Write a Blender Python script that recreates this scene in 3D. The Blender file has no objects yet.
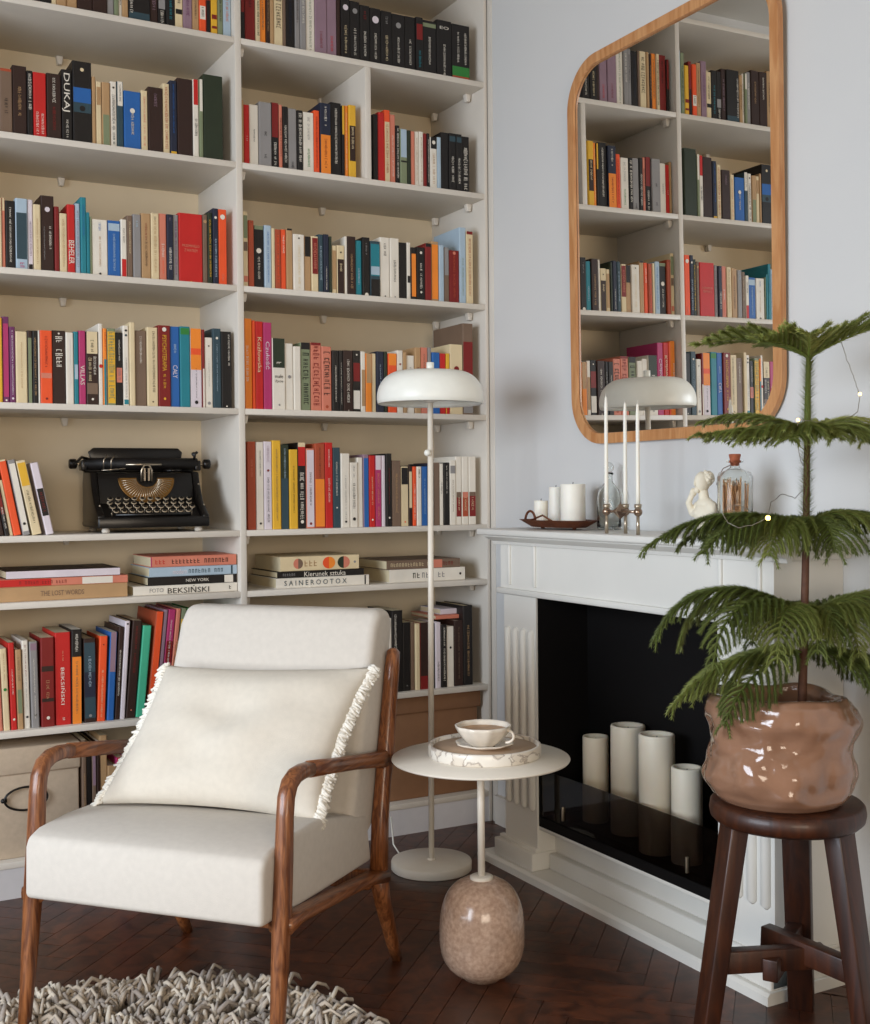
import bpy, bmesh, math, random
from mathutils import Vector, Matrix, noise
random.seed(7)
PI = math.pi
COL = bpy.context.scene.collection
scn = bpy.context.scene
CREATED = []

# ------------------------------------------------------------------ camera model (measured)
CAM = Vector((-2.325972, -3.8436684, 1.2516))
YAW, PITCH, ROLL, FPX = .5007, .01831, -.00848, 1194.5
_F = Vector((math.sin(YAW)*math.cos(PITCH), math.cos(YAW)*math.cos(PITCH), -math.sin(PITCH)))
_r = Vector((math.cos(YAW), -math.sin(YAW), 0)); _u = _r.cross(_F)
_R = _r*math.cos(ROLL) + _u*math.sin(ROLL); _U = -_r*math.sin(ROLL) + _u*math.cos(ROLL)
def at(x, y, ax, v):
    d = _F + _R*((x-435)/FPX) - _U*((y-512)/FPX)
    i = 'XYZ'.index(ax); t = (v-CAM[i])/d[i]
    return CAM + d*t
def proj(P):
    d = Vector(P)-CAM; w = d.dot(_F)
    return 435+FPX*d.dot(_R)/w, 512-FPX*d.dot(_U)/w
def zat(X, Y, y):
    lo, hi = -1, 4
    for _ in range(40):
        m = (lo+hi)/2
        if proj((X, Y, m))[1] > y: lo = m
        else: hi = m
    return lo
def xat(px, Y, z):
    lo, hi = -3.0, 1.5
    for _ in range(40):
        m = (lo+hi)/2
        if proj((m, Y, z))[0] < px: lo = m
        else: hi = m
    return lo

# ------------------------------------------------------------------ colours / materials
def lin(h):
    h = h.lstrip('#'); c = [int(h[i:i+2], 16)/255 for i in (0, 2, 4)]
    return tuple((x/12.92 if x <= .04045 else ((x+.055)/1.055)**2.4) for x in c) + (1,)
MATS = {}
def mat(name, col, rough=.5, metal=0, namt=.08, nscale=30, bump=0.0, bscale=80, coat=0, trans=0, ior=1.45, emit=None, estr=0, stretch=None, spec=.5, sub=0):
    if name in MATS: return MATS[name]
    m = bpy.data.materials.new(name); m.use_nodes = True
    nt = m.node_tree; N = nt.nodes; L = nt.links
    b = N['Principled BSDF']
    c = lin(col) if isinstance(col, str) else col
    b.inputs['Base Color'].default_value = c
    b.inputs['Roughness'].default_value = rough
    b.inputs['Metallic'].default_value = metal
    b.inputs['Coat Weight'].default_value = coat
    b.inputs['Transmission Weight'].default_value = trans
    b.inputs['IOR'].default_value = ior
    b.inputs['Specular IOR Level'].default_value = spec
    if sub:
        b.inputs['Subsurface Weight'].default_value = sub
        b.inputs['Subsurface Scale'].default_value = .02
        b.inputs['Subsurface Radius'].default_value = (1, .7, .4)
    if emit:
        b.inputs['Emission Color'].default_value = lin(emit); b.inputs['Emission Strength'].default_value = estr
    if namt or bump:
        tc = N.new('ShaderNodeTexCoord'); mp = N.new('ShaderNodeMapping')
        L.new(tc.outputs['Object'], mp.inputs['Vector'])
        if stretch: mp.inputs['Scale'].default_value = stretch
    if namt:
        n = N.new('ShaderNodeTexNoise'); n.inputs['Scale'].default_value = nscale; n.inputs['Detail'].default_value = 5
        L.new(mp.outputs[0], n.inputs['Vector'])
        r = N.new('ShaderNodeMapRange'); r.inputs[1].default_value = .3; r.inputs[2].default_value = .7
        r.inputs[3].default_value = 1-namt; r.inputs[4].default_value = 1+namt
        L.new(n.outputs['Fac'], r.inputs[0])
        mx = N.new('ShaderNodeVectorMath'); mx.operation = 'SCALE'; mx.inputs[0].default_value = c[:3]
        L.new(r.outputs[0], mx.inputs['Scale']); L.new(mx.outputs[0], b.inputs['Base Color'])
    if bump:
        n2 = N.new('ShaderNodeTexNoise'); n2.inputs['Scale'].default_value = bscale; n2.inputs['Detail'].default_value = 4
        L.new(mp.outputs[0], n2.inputs['Vector'])
        bp = N.new('ShaderNodeBump'); bp.inputs['Strength'].default_value = bump; bp.inputs['Distance'].default_value = .01
        L.new(n2.outputs['Fac'], bp.inputs['Height']); L.new(bp.outputs[0], b.inputs['Normal'])
    MATS[name] = m
    return m
def wood(name, c1, c2, rough=.4, scale=(14, 14, 1.2), coat=.1, amt=1.0):
    if name in MATS: return MATS[name]
    m = bpy.data.materials.new(name); m.use_nodes = True
    nt = m.node_tree; N = nt.nodes; L = nt.links; b = N['Principled BSDF']
    tc = N.new('ShaderNodeTexCoord'); mp = N.new('ShaderNodeMapping'); mp.inputs['Scale'].default_value = scale
    L.new(tc.outputs['Object'], mp.inputs['Vector'])
    n = N.new('ShaderNodeTexNoise'); n.inputs['Scale'].default_value = 4; n.inputs['Detail'].default_value = 8; n.inputs['Distortion'].default_value = 1.2
    L.new(mp.outputs[0], n.inputs['Vector'])
    cr = N.new('ShaderNodeValToRGB'); cr.color_ramp.elements[0].position = .35; cr.color_ramp.elements[1].position = .68
    cr.color_ramp.elements[0].color = lin(c1); cr.color_ramp.elements[1].color = lin(c2)
    L.new(n.outputs['Fac'], cr.inputs[0]); L.new(cr.outputs[0], b.inputs['Base Color'])
    b.inputs['Roughness'].default_value = rough; b.inputs['Coat Weight'].default_value = coat
    bp = N.new('ShaderNodeBump'); bp.inputs['Strength'].default_value = .15; bp.inputs['Distance'].default_value = .003
    L.new(n.outputs['Fac'], bp.inputs['Height']); L.new(bp.outputs[0], b.inputs['Normal'])
    MATS[name] = m
    return m

# ------------------------------------------------------------------ mesh builder
class MB:
    def __init__(s): s.v = []; s.f = []; s.sm = []
    def add(s, verts, faces, smooth=False):
        o = len(s.v); s.v += [tuple(p) for p in verts]
        for f in faces: s.f.append([i+o for i in f]); s.sm.append(smooth)
        return s
    def box(s, a, b, M=None):
        x0, y0, z0 = a; x1, y1, z1 = b
        vs = [(x0,y0,z0),(x1,y0,z0),(x1,y1,z0),(x0,y1,z0),(x0,y0,z1),(x1,y0,z1),(x1,y1,z1),(x0,y1,z1)]
        if M: vs = [M @ Vector(p) for p in vs]
        return s.add(vs, [(0,3,2,1),(4,5,6,7),(0,1,5,4),(1,2,6,5),(2,3,7,6),(3,0,4,7)])
    def bar(s, p, q, w, h, up=(0,0,1), w2=None, h2=None):
        p = Vector(p); q = Vector(q); d = (q-p).normalized(); up = Vector(up)
        sx = d.cross(up).normalized(); sz = sx.cross(d).normalized()
        w2 = w2 or w; h2 = h2 or h
        vs = []
        for c, ww, hh in ((p, w, h), (q, w2, h2)):
            for a, b2 in ((-1,-1),(1,-1),(1,1),(-1,1)): vs.append(c+sx*a*ww/2+sz*b2*hh/2)
        return s.add(vs, [(3,2,1,0),(4,5,6,7),(0,1,5,4),(1,2,6,5),(2,3,7,6),(3,0,4,7)])
    def tube(s, pts, r, n=10, cap=True, sec=None, up=None):
        pts = [Vector(p) for p in pts]; rs = r if isinstance(r, (list, tuple)) else [r]*len(pts)
        rings = []; prev = None
        for i, p in enumerate(pts):
            d = (pts[min(i+1, len(pts)-1)]-pts[max(i-1, 0)])
            if d.length < 1e-9: d = Vector((0,0,1))
            d.normalize()
            if up is not None: a = Vector(up)
            elif prev is None: a = Vector((0,0,1)) if abs(d.z) < .9 else Vector((1,0,0))
            else: a = prev
            sx = d.cross(a)
            if sx.length < 1e-6: sx = d.cross(Vector((1,0,0)))
            sx.normalize(); sy = sx.cross(d).normalized(); prev = sy
            ring = []
            for k in range(n):
                t = 2*PI*k/n
                if sec:  # rounded rectangle section (w, h) scale
                    cx, cy = math.cos(t), math.sin(t); e = sec[2] if len(sec) > 2 else .5
                    px = math.copysign(abs(cx)**e, cx)*sec[0]; py = math.copysign(abs(cy)**e, cy)*sec[1]
                    ring.append(p+(sx*px+sy*py)*rs[i])
                else: ring.append(p+(sx*math.cos(t)+sy*math.sin(t))*rs[i])
            rings.append(ring)
        vs = [v for rg in rings for v in rg]; fs = []
        for i in range(len(pts)-1):
            for k in range(n):
                a = i*n+k; b = i*n+(k+1) % n
                fs.append((a, b, b+n, a+n))
        if cap:
            fs.append(tuple(range(n-1, -1, -1))); fs.append(tuple(range((len(pts)-1)*n, len(pts)*n)))
        return s.add(vs, fs, True)
    def lathe(s, prof, n=32, c=(0,0,0), fn=None, axis='Z'):
        c = Vector(c); vs = []; fs = []
        for (r, z) in prof:
            for k in range(n):
                t = 2*PI*k/n
                rr = max(r, 1e-5)
                p = Vector((rr*math.cos(t), rr*math.sin(t), z))
                if fn: p = fn(p, t)
                if axis == 'Y': p = Vector((p.x, p.z, p.y))
                if axis == 'X': p = Vector((p.z, p.x, p.y))
                vs.append(c+p)
        for i in range(len(prof)-1):
            for k in range(n):
                a = i*n+k; b = i*n+(k+1) % n
                fs.append((a, b, b+n, a+n) if axis != 'Y' else (a, a+n, b+n, b))
        return s.add(vs, fs, True)
    def prism(s, prof, x0, x1, axis='X'):
        n = len(prof); vs = []
        for x in (x0, x1):
            for (a, b) in prof: vs.append({'X': (x, a, b), 'Y': (a, x, b), 'Z': (a, b, x)}[axis])
        fs = [tuple(range(n-1, -1, -1)), tuple(range(n, 2*n))]
        for k in range(n): fs.append((k, (k+1) % n, (k+1) % n+n, k+n))
        return s.add(vs, fs)
    def ball(s, c, r, n=12, sq=(1,1,1)):
        prof = [(math.sin(PI*i/n)*1, -math.cos(PI*i/n)) for i in range(n+1)]
        c = Vector(c)
        def fn(p, t): return Vector((p.x*r*sq[0], p.y*r*sq[1], p.z*r*sq[2]))
        return s.lathe(prof, n*2, c, fn)
    def build(s, name, m, parent=None, bevel=0, seg=2, loc=None, subd=0, recalc=True):
        me = bpy.data.meshes.new(name); me.from_pydata(s.v, [], s.f)
        for p, k in zip(me.polygons, s.sm): p.use_smooth = k
        bm = bmesh.new(); bm.from_mesh(me)
        bmesh.ops.remove_doubles(bm, verts=bm.verts, dist=1e-5)
        if recalc: bmesh.ops.recalc_face_normals(bm, faces=bm.faces)
        if bevel:
            es = [e for e in bm.edges if len(e.link_faces) == 2 and e.calc_face_angle(0) > .5]
            bmesh.ops.bevel(bm, geom=es, offset=bevel, segments=seg, affect='EDGES', profile=.5, clamp_overlap=True)
            for f in bm.faces: f.smooth = True
        bm.to_mesh(me); bm.free()
        if bevel:
            try: me.set_sharp_from_angle(angle=.9)
            except Exception: pass
        if m: me.materials.append(m)
        o = bpy.data.objects.new(name, me); COL.objects.link(o)
        if parent: o.parent = parent
        if loc is not None: o.location = loc
        if subd:
            md = o.modifiers.new('s', 'SUBSURF'); md.levels = subd; md.render_levels = subd
        return o
def tag(o, label=None, cat=None, group=None, kind=None):
    if label: o['label'] = label
    if cat: o['category'] = cat
    if group: o['group'] = group
    if kind: o['kind'] = kind
    return o
def thing(name, label, cat, loc=(0,0,0), rz=0, group=None):
    o = bpy.data.objects.new(name, None); COL.objects.link(o)
    o.location = loc; o.rotation_euler = (0, 0, rz); o.empty_display_size = .1
    return tag(o, label, cat, group)
def struct(name, mb, m, **k):
    return tag(mb.build(name, m, **k), kind='structure')
def textmesh(txt, size, extrude=0.0004):
    cu = bpy.data.curves.new('t', 'FONT'); cu.body = txt; cu.size = size; cu.extrude = extrude
    cu.align_x = 'CENTER'; cu.align_y = 'CENTER'; cu.resolution_u = 2
    ob = bpy.data.objects.new('t', cu); COL.objects.link(ob)
    dg = bpy.context.evaluated_depsgraph_get()
    me = bpy.data.meshes.new_from_object(ob.evaluated_get(dg))
    bpy.data.objects.remove(ob); bpy.data.curves.remove(cu)
    return me

# ------------------------------------------------------------------ shared materials
white = mat('shelf_paint', '#d9d2c7', .45, namt=.03, nscale=6)
wallm = None
walnut = wood('walnut', '#5e3219', '#9c6239', .36, (22, 22, 2.2), coat=.2)
walnuth = wood('walnut_along', '#5e3219', '#9c6239', .36, (22, 2.2, 22), coat=.2)
darkwood = wood('stool_wood', '#2c150c', '#48230f', .45, (9, 9, 1.2))
oakm = wood('oak_frame', '#b67a48', '#cf9a68', .45, (10, 10, 1.2), coat=.05)
fabric = mat('cream_upholstery', '#d2cbc1', .9, namt=.03, nscale=60, bump=.25, bscale=900)
pillowm = mat('cream_linen', '#d9d1c3', .92, namt=.03, nscale=60, bump=.3, bscale=700)
fringem = mat('white_fringe', '#e8e3d8', .9, namt=.05)
metalw = mat('cream_metal', '#e8e0d2', .4, namt=.02)
lampw = mat('lamp_enamel', '#f3f3ea', .35, namt=.02)
black = mat('black_enamel', '#0d0907', .32, namt=.1)
ZS = {0: 3.166, 1: 2.773, 2: 2.358, 3: 1.945, 4: 1.532, 5: 1.121, 6: .915, 7: .518, 8: .115}
DEP = .415; XD = -.96; XM = -.4784; PT = .0112; ST = .02; XL = -1.93; XW = .018
# ------------------------------------------------------------------ room shell
X_LEFT, Y_FRONT, Z_CEIL = -4.6, -6.2, 3.42
def wall_material():
    m = bpy.data.materials.new('wall_paint'); m.use_nodes = True
    nt = m.node_tree; N = nt.nodes; L = nt.links; b = N['Principled BSDF']
    b.inputs['Roughness'].default_value = .75
    tc = N.new('ShaderNodeTexCoord')
    n = N.new('ShaderNodeTexNoise'); n.inputs['Scale'].default_value = 1.7; n.inputs['Detail'].default_value = 3
    L.new(tc.outputs['Object'], n.inputs['Vector'])
    mx = N.new('ShaderNodeMix'); mx.data_type = 'RGBA'
    mx.inputs[6].default_value = lin('#cfcfcf'); mx.inputs[7].default_value = lin('#d8d7d3')
    L.new(n.outputs['Fac'], mx.inputs[0])
    L.new(mx.outputs[2], b.inputs['Base Color'])
    n2 = N.new('ShaderNodeTexNoise'); n2.inputs['Scale'].default_value = 120
    L.new(tc.outputs['Object'], n2.inputs['Vector'])
    bp = N.new('ShaderNodeBump'); bp.inputs['Strength'].default_value = .05; bp.inputs['Distance'].default_value = .002
    L.new(n2.outputs['Fac'], bp.inputs['Height']); L.new(bp.outputs[0], b.inputs['Normal'])
    return m, mx, b, tc
wallm = wall_material()[0]
struct('wall_right', MB().box((XW, Y_FRONT, 0), (XW+.12, DEP+.03, Z_CEIL)), wallm)
struct('wall_back', MB().box((X_LEFT, DEP+.03, 0), (XW+.12, DEP+.15, Z_CEIL)), wallm)
fawn = mat('wall_paint_fawn', '#8d7f70', .8, namt=.03, nscale=4)
FX0, FX1, FZ0, FZ1 = -3.9, -1.5, .7, 2.3  # front wall opening, unseen, added for the warm fill light
struct('wall_front', MB().box((X_LEFT, Y_FRONT-.12, 0), (FX0, Y_FRONT, Z_CEIL)).box((FX1, Y_FRONT-.12, 0), (XW+.12, Y_FRONT, Z_CEIL))
       .box((FX0, Y_FRONT-.12, 0), (FX1, Y_FRONT, FZ0)).box((FX0, Y_FRONT-.12, FZ1), (FX1, Y_FRONT, Z_CEIL)), fawn)
fill_wf = MB()
for x in (FX0, (FX0+FX1)/2-.03, FX1-.06): fill_wf.box((x, Y_FRONT-.09, FZ0), (x+.06, Y_FRONT-.03, FZ1))
for z in (FZ0, FZ1-.06): fill_wf.box((FX0, Y_FRONT-.09, z), (FX1, Y_FRONT-.03, z+.06))
fill_win = struct('added_fill_window', fill_wf, white)  # unseen frame, added around the fill light behind the camera
MB().box((FX0-.05, Y_FRONT-.12, FZ0-.04), (FX1+.05, Y_FRONT+.12, FZ0)).build('window_sill', white, fill_win)  # sill belonging to the added fill opening
# left wall with a tall window opening
WY0, WY1, WZ0, WZ1 = -3.6, -.9, .65, 2.65
mb = MB()
mb.box((X_LEFT-.12, Y_FRONT, 0), (X_LEFT, WY0, Z_CEIL)); mb.box((X_LEFT-.12, WY1, 0), (X_LEFT, DEP+.03, Z_CEIL))
mb.box((X_LEFT-.12, WY0, 0), (X_LEFT, WY1, WZ0)); mb.box((X_LEFT-.12, WY0, WZ1), (X_LEFT, WY1, Z_CEIL))
struct('wall_left', mb, fawn)
wf = MB()
for y in (WY0, (WY0+WY1)/2-.03, WY1-.06): wf.box((X_LEFT-.09, y, WZ0), (X_LEFT-.03, y+.06, WZ1))
for z in (WZ0, WZ1-.06): wf.box((X_LEFT-.09, WY0, z), (X_LEFT-.03, WY1, z+.06))
win = struct('window_1', wf, white)
tag(MB().box((X_LEFT-.12, WY0-.05, WZ0-.04), (X_LEFT+.12, WY1+.05, WZ0)).build('window_sill', white, win))
struct('ceiling', MB().box((X_LEFT-.12, Y_FRONT-.12, Z_CEIL), (XW+.12, DEP+.15, Z_CEIL+.1)), mat('ceiling_paint', '#d8d4cc', .8, namt=.02, nscale=3))
# herringbone parquet
def parquet():
    mb = MB(); w, l = .075, .45; cols = []
    base = MB(); base.box((X_LEFT-.12, Y_FRONT-.12, -.06), (XW+.12, DEP+.15, -.004))
    mb.v, mb.f, mb.sm = base.v, base.f, base.sm; cols += [.3]*6
    a45 = PI/4; ca, sa = math.cos(a45), math.sin(a45)
    def plank(x, y, lx, ly):
        cx, cy = x+lx/2, y+ly/2
        wx, wy = ca*cx-sa*cy-2.3, sa*cx+ca*cy-2.8
        if not (X_LEFT-.2 < wx < XW+.2 and Y_FRONT-.2 < wy < DEP+.3): return
        g = .0009; pts = []
        for (a, b) in ((x+g, y+g), (x+lx-g, y+g), (x+lx-g, y+ly-g), (x+g, y+ly-g)):
            X = ca*a-sa*b-2.3; Y = sa*a+ca*b-2.8
            X = min(max(X, X_LEFT-.1), XW+.1); Y = min(max(Y, Y_FRONT-.1), DEP+.1)
            pts.append((X, Y))
        o = len(mb.v)
        mb.add([(p[0], p[1], 0) for p in pts]+[(p[0], p[1], -.004) for p in pts],
               [(0,1,2,3), (0,4,5,1), (1,5,6,2), (2,6,7,3), (3,7,4,0)])
        c = random.random(); cols.extend([c]*5)
    n = int(l/w)
    # classic herringbone: step pattern
    for i in range(-60, 60):
        for j in range(-14, 15):
            bx = i*w + j*l; by = i*w - j*l
            plank(bx, by, l, w)
            plank(bx+l-0, by-(l-w), w, l) if False else plank(bx - w, by, w, l)
    return mb, cols
mb, cols = parquet()
me = bpy.data.meshes.new('floor'); me.from_pydata(mb.v, [], mb.f)
at_ = me.attributes.new('tone', 'FLOAT', 'FACE')
for i, c in enumerate(cols): at_.data[i].value = c
fm = wood('parquet_wood', '#34180c', '#5c301b', .36, (4, 4, 4), coat=.05)
N = fm.node_tree.nodes; L = fm.node_tree.links
cr = [n for n in N if n.type == 'VALTORGB'][0]
ta = N.new('ShaderNodeAttribute'); ta.attribute_name = 'tone'
mr = N.new('ShaderNodeMapRange'); mr.inputs[3].default_value = .75; mr.inputs[4].default_value = 1.2
L.new(ta.outputs['Fac'], mr.inputs[0])
vm = N.new('ShaderNodeVectorMath'); vm.operation = 'SCALE'; L.new(cr.outputs[0], vm.inputs[0]); L.new(mr.outputs[0], vm.inputs['Scale'])
L.new(vm.outputs[0], N['Principled BSDF'].inputs['Base Color'])
me.materials.append(fm)
fl = bpy.data.objects.new('floor', me); COL.objects.link(fl); tag(fl, kind='structure')
# baseboards
struct('baseboard_right', MB().box((XW-.015, -.365, 0), (XW, -.035, .1)).box((XW-.02, -.365, .1), (XW, -.035, .108))
       .box((XW-.015, Y_FRONT, 0), (XW, -1.725, .12)).box((XW-.02, Y_FRONT, .12), (XW, -1.725, .13)), white)
struct('baseboard_left', MB().box((X_LEFT, Y_FRONT, 0), (X_LEFT+.015, DEP+.03, .12)), white)
struct('trim_1', MB().box((.0155, -.034, 0), (XW, -.0005, Z_CEIL)), white, bevel=.002)

# ------------------------------------------------------------------ bookcase
bc = thing('bookcase', 'tall white built-in bookcase with two bays of shelves filled with books', 'bookcase', ((XL)/2, 0, 0))
ox = XL/2
def BB(x0, y0, z0, x1, y1, z1): return MB().box((x0-ox, y0, z0), (x1-ox, y1, z1))
BB(.0005, 0, .0, .0135, DEP, ZS[0]+.02).build('side_panel', white, bc, bevel=.0008)
BB(XL-.022, 0, .0, XL, DEP, ZS[0]+.02).build('side_panel', white, bc, bevel=.0008)
BB(XD-PT, 0, .0, XD+PT, DEP, ZS[0]).build('divider', white, bc, bevel=.0015)
BB(XM-PT, 0.001, ZS[2], XM+PT, DEP, ZS[1]-ST).build('divider', white, bc, bevel=.0015)
BB(XL, DEP, .0, .0135, DEP+.025, ZS[0]+.02).build('back_panel', mat('back_panel_paint', '#dccdb2', .6, namt=.03, nscale=5), bc)
for k in range(0, 9):
    for (a, b) in ((XL, XD-PT), (XD+PT, .0005)):
        BB(a, .001 if k not in (0,) else 0, ZS[k]-ST, b, DEP, ZS[k]).build('shelf', white, bc, bevel=.0012)
for (a, b) in ((XL, XD-PT), (XD+PT, .0005)):
    BB(a, .004, 0, b, .02, ZS[8]-ST).build('plinth', mat('plinth_paint', '#d0ced0', .5, namt=.02), bc)
# shelf supports: little pale wedges under each shelf
def peg(x, y, z):
    m = MB(); m.prism([(-.012, 0), (.012, 0), (.006, -.026), (-.006, -.026)], -.012, .012, 'Y')
    return m
for k in (1, 2, 3, 4, 5, 6):
    zz = ZS[k]-ST
    for (x, y) in ((at(61, 178, 'Y', DEP-.014).x, DEP-.014), (-.014, .10), (-.014, .36), (at(322, 208, 'Y', DEP-.014).x, DEP-.014), (XD+PT+.014, .05)):
        m = MB().prism([(-.012, 0), (.012, 0), (.007, -.028), (-.007, -.028)], -.012, .012, 'Y')
        m.build('shelf_bracket', white, bc, bevel=.002, loc=(x-ox, y, zz))
# ------------------------------------------------------------------ books
CN = {  # code: (hex, everyday name)
 'K': ('#171210', 'black'), 'B': ('#301b14', 'dark brown'), 'N': ('#1e2438', 'navy'), 'G': ('#8d8a89', 'grey'),
 'W': ('#e3dccf', 'white'), 'C': ('#dcc9a2', 'cream'), 'T': ('#b38f66', 'tan'), 'R': ('#c2201c', 'red'), 'D': ('#7d1a17', 'dark red'),
 'O': ('#ea5526', 'orange red'), 'Y': ('#e0ae30', 'yellow'), 'U': ('#2460a6', 'blue'), 'L': ('#a8bccb', 'pale blue'),
 'E': ('#7d8768', 'moss green'), 'P': ('#b03268', 'magenta'), 'S': ('#d07d66', 'salmon'), 'M': ('#8f7482', 'mauve'), 'H': ('#76604f', 'brown'),
 'A': ('#1f7d8b', 'teal'), 'V': ('#6b2c5c', 'purple'), 'F': ('#26301f', 'dark green'), 'I': ('#2f4650', 'slate'), 'Q': ('#f08a2c', 'orange'),
 'X': ('#d9cfd6', 'lilac white'), 'Z': ('#45b08a', 'mint green'), 'J': ('#a94a2c', 'rust'), 'g': ('#2f7d35', 'green')}
def cmat(c): return mat('book_'+CN[c][1].replace(' ', '_'), CN[c][0], .5, namt=.07, nscale=12, bump=.04, bscale=200)
def imat(c): return mat('ink_'+CN[c][1].replace(' ', '_'), CN[c][0], .55, namt=0)
pagem = mat('page_edges', '#d6c8a6', .85, namt=.12, nscale=300, stretch=(1, .02, .02))
pagew = mat('page_edges_pale', '#ddd6c6', .85, namt=.1, nscale=300, stretch=(1, .02, .02))
titlecache = {}
def legible(txt, length, width, ink, parent, cx, cz, horizontal=False, y=-.0016):
    me = textmesh(txt, 1.0, 0.0)
    xs = [v.co.x for v in me.vertices]; ys = [v.co.y for v in me.vertices]
    if not xs: return None
    w = max(xs)-min(xs); h = max(ys)-min(ys); mx = (max(xs)+min(xs))/2; my = (max(ys)+min(ys))/2
    sl = length/w; sh = min(width/h, sl*1.6)
    for v in me.vertices:
        a = (v.co.x-mx)*sl; b = (v.co.y-my)*sh
        v.co = (cx+a, y, cz+b) if horizontal else (cx+b, y, cz-a)
    me.name = 'title'; me.materials.clear(); me.materials.append(imat(ink))
    o = bpy.data.objects.new('title', me); COL.objects.link(o); o.parent = parent
    return o
def marks(mb, x0, x1, za, zb, rnd, horizontal=False, cap=.0125, y=-.0015):
    # unreadable small lettering: strokes of a narrow typeface running along the spine
    z = za; cx = (x0+x1)/2; w = (x1-x0)
    w = min(w, cap)*.85
    step = max(.0035, w*.5)
    while z > zb+step*.7:
        if rnd.random() < .12: z -= step*.7; continue
        lw = step*rnd.uniform(.5, .75); hh = w*rnd.choice((.34, .34, .46))
        t = lw*.3
        def q(a0, a1, b0, b1):
            if horizontal: vs = [(a0, y, b0), (a1, y, b0), (a1, y, b1), (a0, y, b1)]
            else: vs = [(cx+b0, y, z-a1), (cx+b1, y, z-a1), (cx+b1, y, z-a0), (cx+b0, y, z-a0)]
            mb.add(vs, [(0,1,2,3)])
        k = rnd.randrange(4)
        q(0, t, -hh, hh)
        if k in (0, 1): q(lw-t, lw, -hh, hh)
        if k in (0, 2): q(t, lw, hh-t, hh)
        if k in (1, 3): q(t, lw, -t/2, t/2)
        if k in (2, 3): q(t, lw, -hh, -hh+t)
        z -= step
def make_book(w, h, d, col, feats, X, Y, Z, lean=0, hard=None, rnd=random):
    """spine faces -Y; origin at the spine's bottom left corner"""
    name = 'book'; r = min(.0035, w*.25)
    hard = (rnd.random() < .4) if hard is None else hard
    b = .0022 if hard else .0008
    m = MB(); o = .003 if hard else 0
    # cover: spine with rounded shoulders + two boards
    prof = [(0, r), (r*.35, r*.3), (r, 0), (w-r, 0), (w-r*.35, r*.3), (w, r), (w, d), (w-b, d), (w-b, r+.002), (b, r+.002), (b, d), (0, d)]
    n = len(prof); vs = [(x, y, 0) for x, y in prof]+[(x, y, h) for x, y in prof]
    fs = [(k, (k+1) % n, (k+1) % n+n, k+n) for k in range(n)]
    caps = [(0,1,2,9),(2,3,8,9),(3,4,5,8),(5,6,7,8),(9,10,11,0)]
    for c in caps: fs.append(tuple(reversed(c))); fs.append(tuple(i+n for i in c))
    m.add(vs, fs)
    bk = m.build(name, cmat(col))
    pb = MB().box((b, r+.002, o), (w-b, d-o-.001, h-o)); pb.build('page_block', pagem if rnd.random() < .6 else pagew, bk)
    ti = {}
    nb = 0
    for f in feats:
        k = f[0]
        if k == 'b':    # colour band  b:col:f0:f1
            za, zb = h*(1-float(f[2])), h*(1-float(f[3]))
            nb += 1; bm_ = MB().box((r*.7, -.0002-.0002*nb, zb), (w-r*.7, .0005, za)); bm_.build('cover_band', cmat(f[1]), bk)
        elif k == 't':  # lettering   t:ink:f0:f1[:relwidth[:side]]
            za, zb = h*(1-float(f[2])), h*(1-float(f[3])); rw = float(f[4]) if len(f) > 4 else .5
            cx = w*(float(f[5]) if len(f) > 5 else .5)
            marks(ti.setdefault(f[1], MB()), cx-w*rw/2, cx+w*rw/2, za, zb, rnd, cap=.03 if rw >= .6 else .0125)
        elif k == 'T':
            za, zb = h*(1-float(f[3])), h*(1-float(f[4])); cx = w*(float(f[5]) if len(f) > 5 else .5)
            legible(f[1].replace('_', ' '), za-zb, w*(float(f[6]) if len(f) > 6 else .5), f[2], bk, cx, (za+zb)/2)
        elif k == 'H':  # horizontal words  H:text:ink:fz:relwidth
            legible(f[1].replace('_', ' '), w*float(f[4]), h*.05, f[2], bk, w/2, h*(1-float(f[3])), True)
        elif k == 'd':  # dot d:ink:f:rel
            mm = MB(); R = w*float(f[3])/2; cz = h*(1-float(f[2]))
            pts = [(w/2+R*math.cos(2*PI*i/12), -.0014, cz+R*math.sin(2*PI*i/12)) for i in range(12)]
            mm.add(pts, [tuple(range(12))]); mm.build('cover_mark', imat(f[1]), bk)
    for ink, mm in ti.items():
        if mm.v: mm.build('title', imat(ink), bk, recalc=False)
    bk.location = (X, Y, Z); bk.rotation_euler = (0, 0, 0)
    if lean > 0:   # top leans right: pivot on the bottom right corner
        bk.rotation_euler = (0, lean, 0)
        bk.location = (X+w-w*math.cos(lean), Y, Z+w*math.sin(lean))
    elif lean < 0:
        bk.rotation_euler = (0, lean, 0)
    return bk

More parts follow.
